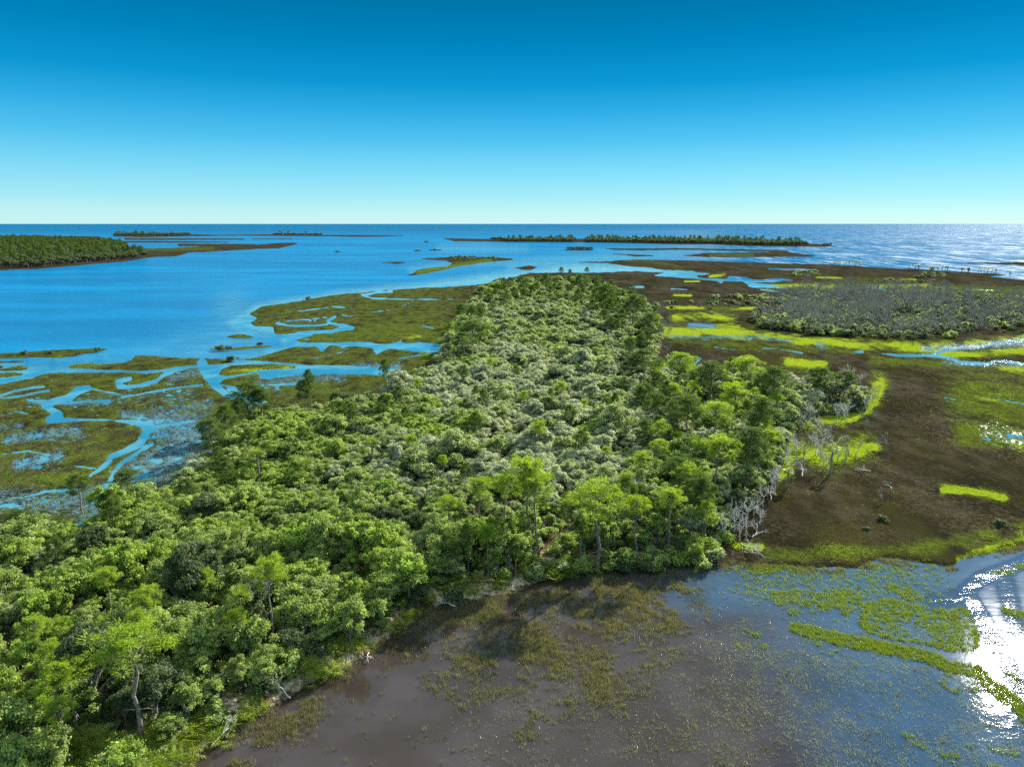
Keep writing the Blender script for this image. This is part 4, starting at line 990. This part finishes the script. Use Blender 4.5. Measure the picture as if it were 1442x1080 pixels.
# brown emergent tufts off the wooded bank
reg_ = sstep(-10, 10, poly_sd(px, py, [(360,1010),(480,945),(600,858),(700,838),(800,812),(960,800),(1040,800),(1010,850),(985,900),(930,960),(860,1010),(760,1010),(640,950),(540,920),(430,1000),(360,1060),(300,1080)], 12.))
core = soft(px, py, [([(600,870,16),(660,860,18),(720,850,16),(800,838,14)],.9),([(745,895,32),(770,930,26)],1.),([(860,835,20),(920,830,22),(965,815,16)],1.),([(900,850,26),(935,870,20)],.8),([(840,945,24),(855,975,16)],.7),([(640,935,18),(690,925,20)],.6),
  ([(430,1000,16),(360,1050,22),(330,1080,22)],.9),([(470,955,10),(500,940,10)],.7),([(600,960,10),(650,985,10),(700,975,10)],.35),([(740,1030,14),(800,990,18)],.4),([(820,870,14),(870,890,14)],.7)])
bd = 1.25*np.maximum(core*sstep(.38,.56,n1*.45+n2*.55), .14*reg_*sstep(.5,.62,n1)) + .018*sstep(.5,.6,n2)
bd = np.maximum(bd, .9*sstep(-11,-1,sdl)*sstep(.42,.60,n1*.5+n2*.5)*(px > 1000))
bd = np.where(sdl > 1, 0, bd)
bd = np.maximum(bd, .5*((sdl > -5) & (sdl <= 0) & (px < 1010) & (n1 > .45)))
k = r.uniform(size=len(px)) < bd
grass('emergent_grass', X_[k], Y_[k], np.zeros(k.sum()), .5*np.ones(k.sum())*np.random.default_rng(1).uniform(.6,1.2,k.sum()), .026, 12, M_GRASSO, 2, .38)
# marsh grass on the right
def marsh_grass(x0, x1, y0, y1, dens, seed, ht):
    X_, Y_, px, py, r = pts_in(x0, x1, y0, y1, dens, seed)
    _, _, _, sd_, h_, wet_ = survey(px, py)
    f_ = poly_sd(px, py, FOREST, 12.)
    ok = (h_ > -.3) & (f_ < 3)
    X_, Y_, px, py, h_ = X_[ok], Y_[ok], px[ok], py[ok], h_[ok]
    gr = soft(px, py, GREEN); ye = soft(px, py, YEL)
    lf = sstep(760, 600, px); gr = np.maximum(gr, lf*.45)
    n = fbm(X_/3, Y_/5, 41, 3) - .5
    n_ = fbm(X_/6, Y_/9, 43, 2) - .5
    gr = np.maximum(gr, .62*soft(px, py, [([(a, b, w*2.1) for a, b, w in l], min(t, 1.)) for l, t in YEL]))
    u_ = (r.uniform(size=len(px)) - .5)*.55
    yk = (ye > .1) & ((ye + u_ + n*1.1 + n_*.8*(ye > .12)) > .45); gk = ~yk & ((gr + u_ + n*1.3) > .5); bk = ~yk & ~gk
    z = np.clip(h_*.1, 0, .28)
    return [(X_[m_], Y_[m_], z[m_], ht*r.uniform(.6,1.2,m_.sum())) for m_ in (bk, gk, yk)], bk
acc = [[], [], []]
for a in ((900,1560,490,600,1.3,111,.4),(980,1560,600,700,4.2,112,.36),(980,1560,700,805,9.,113,.3),(-60,700,500,600,1.2,114,.4),(-60,400,600,760,2.5,115,.34)):
    q, _ = marsh_grass(*a)
    for i in range(3): acc[i].append(q[i])
for nm, q, mt, sd_ in (('brown_marsh_grass', acc[0], M_GRASS, 3), ('green_marsh_grass', acc[1], M_GRASSG, 4), ('yellow_marsh_grass', acc[2], M_GRASSY, 5)):
    c = [np.concatenate([p[i] for p in q]) for i in range(4)]
    grass(nm, c[0], c[1], c[2], c[3], .045, 5, mt, sd_, .35, sstep(.3,.7,fbm(c[0]/14, c[1]/26, 19, 3))*.8 + .2*fbm(c[0]/3, c[1]/5, 18, 2))
# short grass and litter on the open sandy bank
X_, Y_, px, py, r = pts_in(-60, 1040, 780, 1150, 3., 120)
k = (poly_sd(px, py, FOREST, 12.) > 0) & (fbm(X_/2.5, Y_/2.5, 8, 2) > .58)
grass('bank_grass', X_[k], Y_[k], np.full(k.sum(), .75), np.full(k.sum(), .35), .03, 5, M_GRASS, 6, .4)

# ------------------------------------------------------------------ labels that single each plant out
LM = [(200,1052,'the tall leaning pine at bottom left'),(387,925,'the bare-limbed pine by the sandy bank'),(840,806,'the broad dome-crowned pond pine'),(745,790,'the tall straight pond pines'),
 (117,724,'the lone pine over the left creek'),(299,662,'the flat-topped pine on the left shore'),(1045,760,'the bleached snags at the wood corner'),(1169,670,'the lone palm in yellow grass'),
 (760,397,'the far wooded tip'),(915,500,'the pine beside the green pool'),(660,510,'the broad dark pine on the far left edge'),(952,580,'the umbrella-shaped pine'),(1045,700,'the front pine of the right stand'),
 (1200,560,'the dark marsh-point trees'),(1110,465,'the left end of the dead wood'),(1300,478,'the middle front of the dead wood'),(1425,470,'the right end of the dead wood'),(1215,376,'the small far palm row'),
 (1350,384,'the long far palm row'),(660,363,'the far islet in the bay'),(560,890,'the bend of the pond bank'),(30,780,'the round-topped pine at the left shore'),(450,700,'the wood centre left of the pines')]
ORD = ['nearest','second','third','fourth','fifth','sixth','seventh','eighth','ninth','tenth','eleventh','twelfth','thirteenth','fourteenth','fifteenth','sixteenth','seventeenth','eighteenth','nineteenth','twentieth']
LX = [(float(at(a,b)[0]), float(at(a,b)[1])) for a, b, _ in LM]
buckets = {}
for o, tone, kw, lab in THINGS:
    if lab: continue
    x, y = o.location.x, o.location.y
    px_, py_ = proj(x, y); 
    i = min(range(len(LM)), key=lambda j: math.hypot(px_-LM[j][0], 1.6*(py_-LM[j][1])))
    dx, dy = px_-LM[i][0], (LM[i][1]-py_)*1.6
    d = ('behind' if dy > 0 else 'in front of') if abs(dy) > abs(dx) else ('right of' if dx > 0 else 'left of')
    buckets.setdefault((tone, kw, i, d), []).append((math.hypot(dx, dy), o))
for (tone, kw, i, d), L in buckets.items():
    L.sort(key=lambda q: q[0])
    for n, (_, o) in enumerate(L):
        w = ORD[n] if n < 20 else (['twenty','thirty','forty','fifty','sixty','seventy','eighty'][min(6, n//10-2)] + ('' if n % 10 == 0 else '-' + ['','first','second','third','fourth','fifth','sixth','seventh','eighth','ninth'][n%10]))
        if n >= 20 and n % 10 == 0: w = {20:'twentieth',30:'thirtieth',40:'fortieth',50:'fiftieth',60:'sixtieth',70:'seventieth',80:'eightieth'}.get(n, w)
        o['label'] = f'{tone} {kw}, {w} {d} {LM[i][2]}'

# ------------------------------------------------------------------ light and sky
SUN_AZ, SUN_EL = R(38), R(29)
sv = Vector((math.sin(SUN_AZ)*math.cos(SUN_EL), math.cos(SUN_AZ)*math.cos(SUN_EL), math.sin(SUN_EL)))
sun_d = bpy.data.lights.new('sun', 'SUN'); sun_d.energy = 5.0; sun_d.angle = R(.53); sun_d.color = (1., .95, .86)
sun = bpy.data.objects.new('sun', sun_d); COL.objects.link(sun); sun.rotation_euler = sv.to_track_quat('Z','Y').to_euler(); sun.location = (0,0,80)
w = bpy.data.worlds.new('World'); scene.world = w; w.use_nodes = True
nt = w.node_tree; nt.nodes.clear(); g = N(nt)
sky = g.n('ShaderNodeTexSky', sky_type='NISHITA'); sky.sun_disc = False; sky.sun_elevation = SUN_EL; sky.sun_rotation = SUN_AZ
sky.air_density = 1.0; sky.dust_density = .4; sky.ozone_density = 2.5; sky.altitude = 50
co = g.n('ShaderNodeTexCoord').outputs['Generated']; sx = g.n('ShaderNodeSeparateXYZ'); g.l(co, sx.inputs[0])
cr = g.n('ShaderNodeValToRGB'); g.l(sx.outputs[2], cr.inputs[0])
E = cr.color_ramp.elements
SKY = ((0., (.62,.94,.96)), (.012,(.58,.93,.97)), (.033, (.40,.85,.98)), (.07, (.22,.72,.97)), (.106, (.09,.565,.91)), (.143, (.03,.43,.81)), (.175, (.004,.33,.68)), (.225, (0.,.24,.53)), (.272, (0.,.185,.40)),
       (.32, (.03,.28,.54)), (.42, (.25,.60,.98)), (.60, (.65,.98,1.12)), (.75, (1.,1.25,1.3)), (1., (1.3,1.5,1.5)))  # upper stops, out of view, brightened as fill for the tree shadows
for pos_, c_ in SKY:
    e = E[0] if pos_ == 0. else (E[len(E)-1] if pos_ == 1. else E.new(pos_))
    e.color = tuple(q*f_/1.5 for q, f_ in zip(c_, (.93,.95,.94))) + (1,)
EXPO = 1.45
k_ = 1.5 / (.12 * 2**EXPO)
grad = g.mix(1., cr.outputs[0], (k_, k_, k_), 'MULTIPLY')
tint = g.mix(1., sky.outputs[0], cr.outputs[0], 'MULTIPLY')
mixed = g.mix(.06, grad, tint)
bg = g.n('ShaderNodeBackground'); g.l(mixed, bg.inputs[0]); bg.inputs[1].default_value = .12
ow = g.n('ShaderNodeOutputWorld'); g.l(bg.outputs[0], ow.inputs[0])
vs = scene.view_settings; vs.view_transform = 'Standard'; vs.look = 'None'; vs.exposure = EXPO; vs.gamma = 1
vs.use_curve_mapping = False
scene.render.engine = 'CYCLES'
cy = scene.cycles; cy.max_bounces = 6; cy.diffuse_bounces = 3; cy.glossy_bounces = 3; cy.transmission_bounces = 3; cy.transparent_max_bounces = 4
cy.caustics_reflective = False; cy.caustics_refractive = False
cy.use_denoising = False
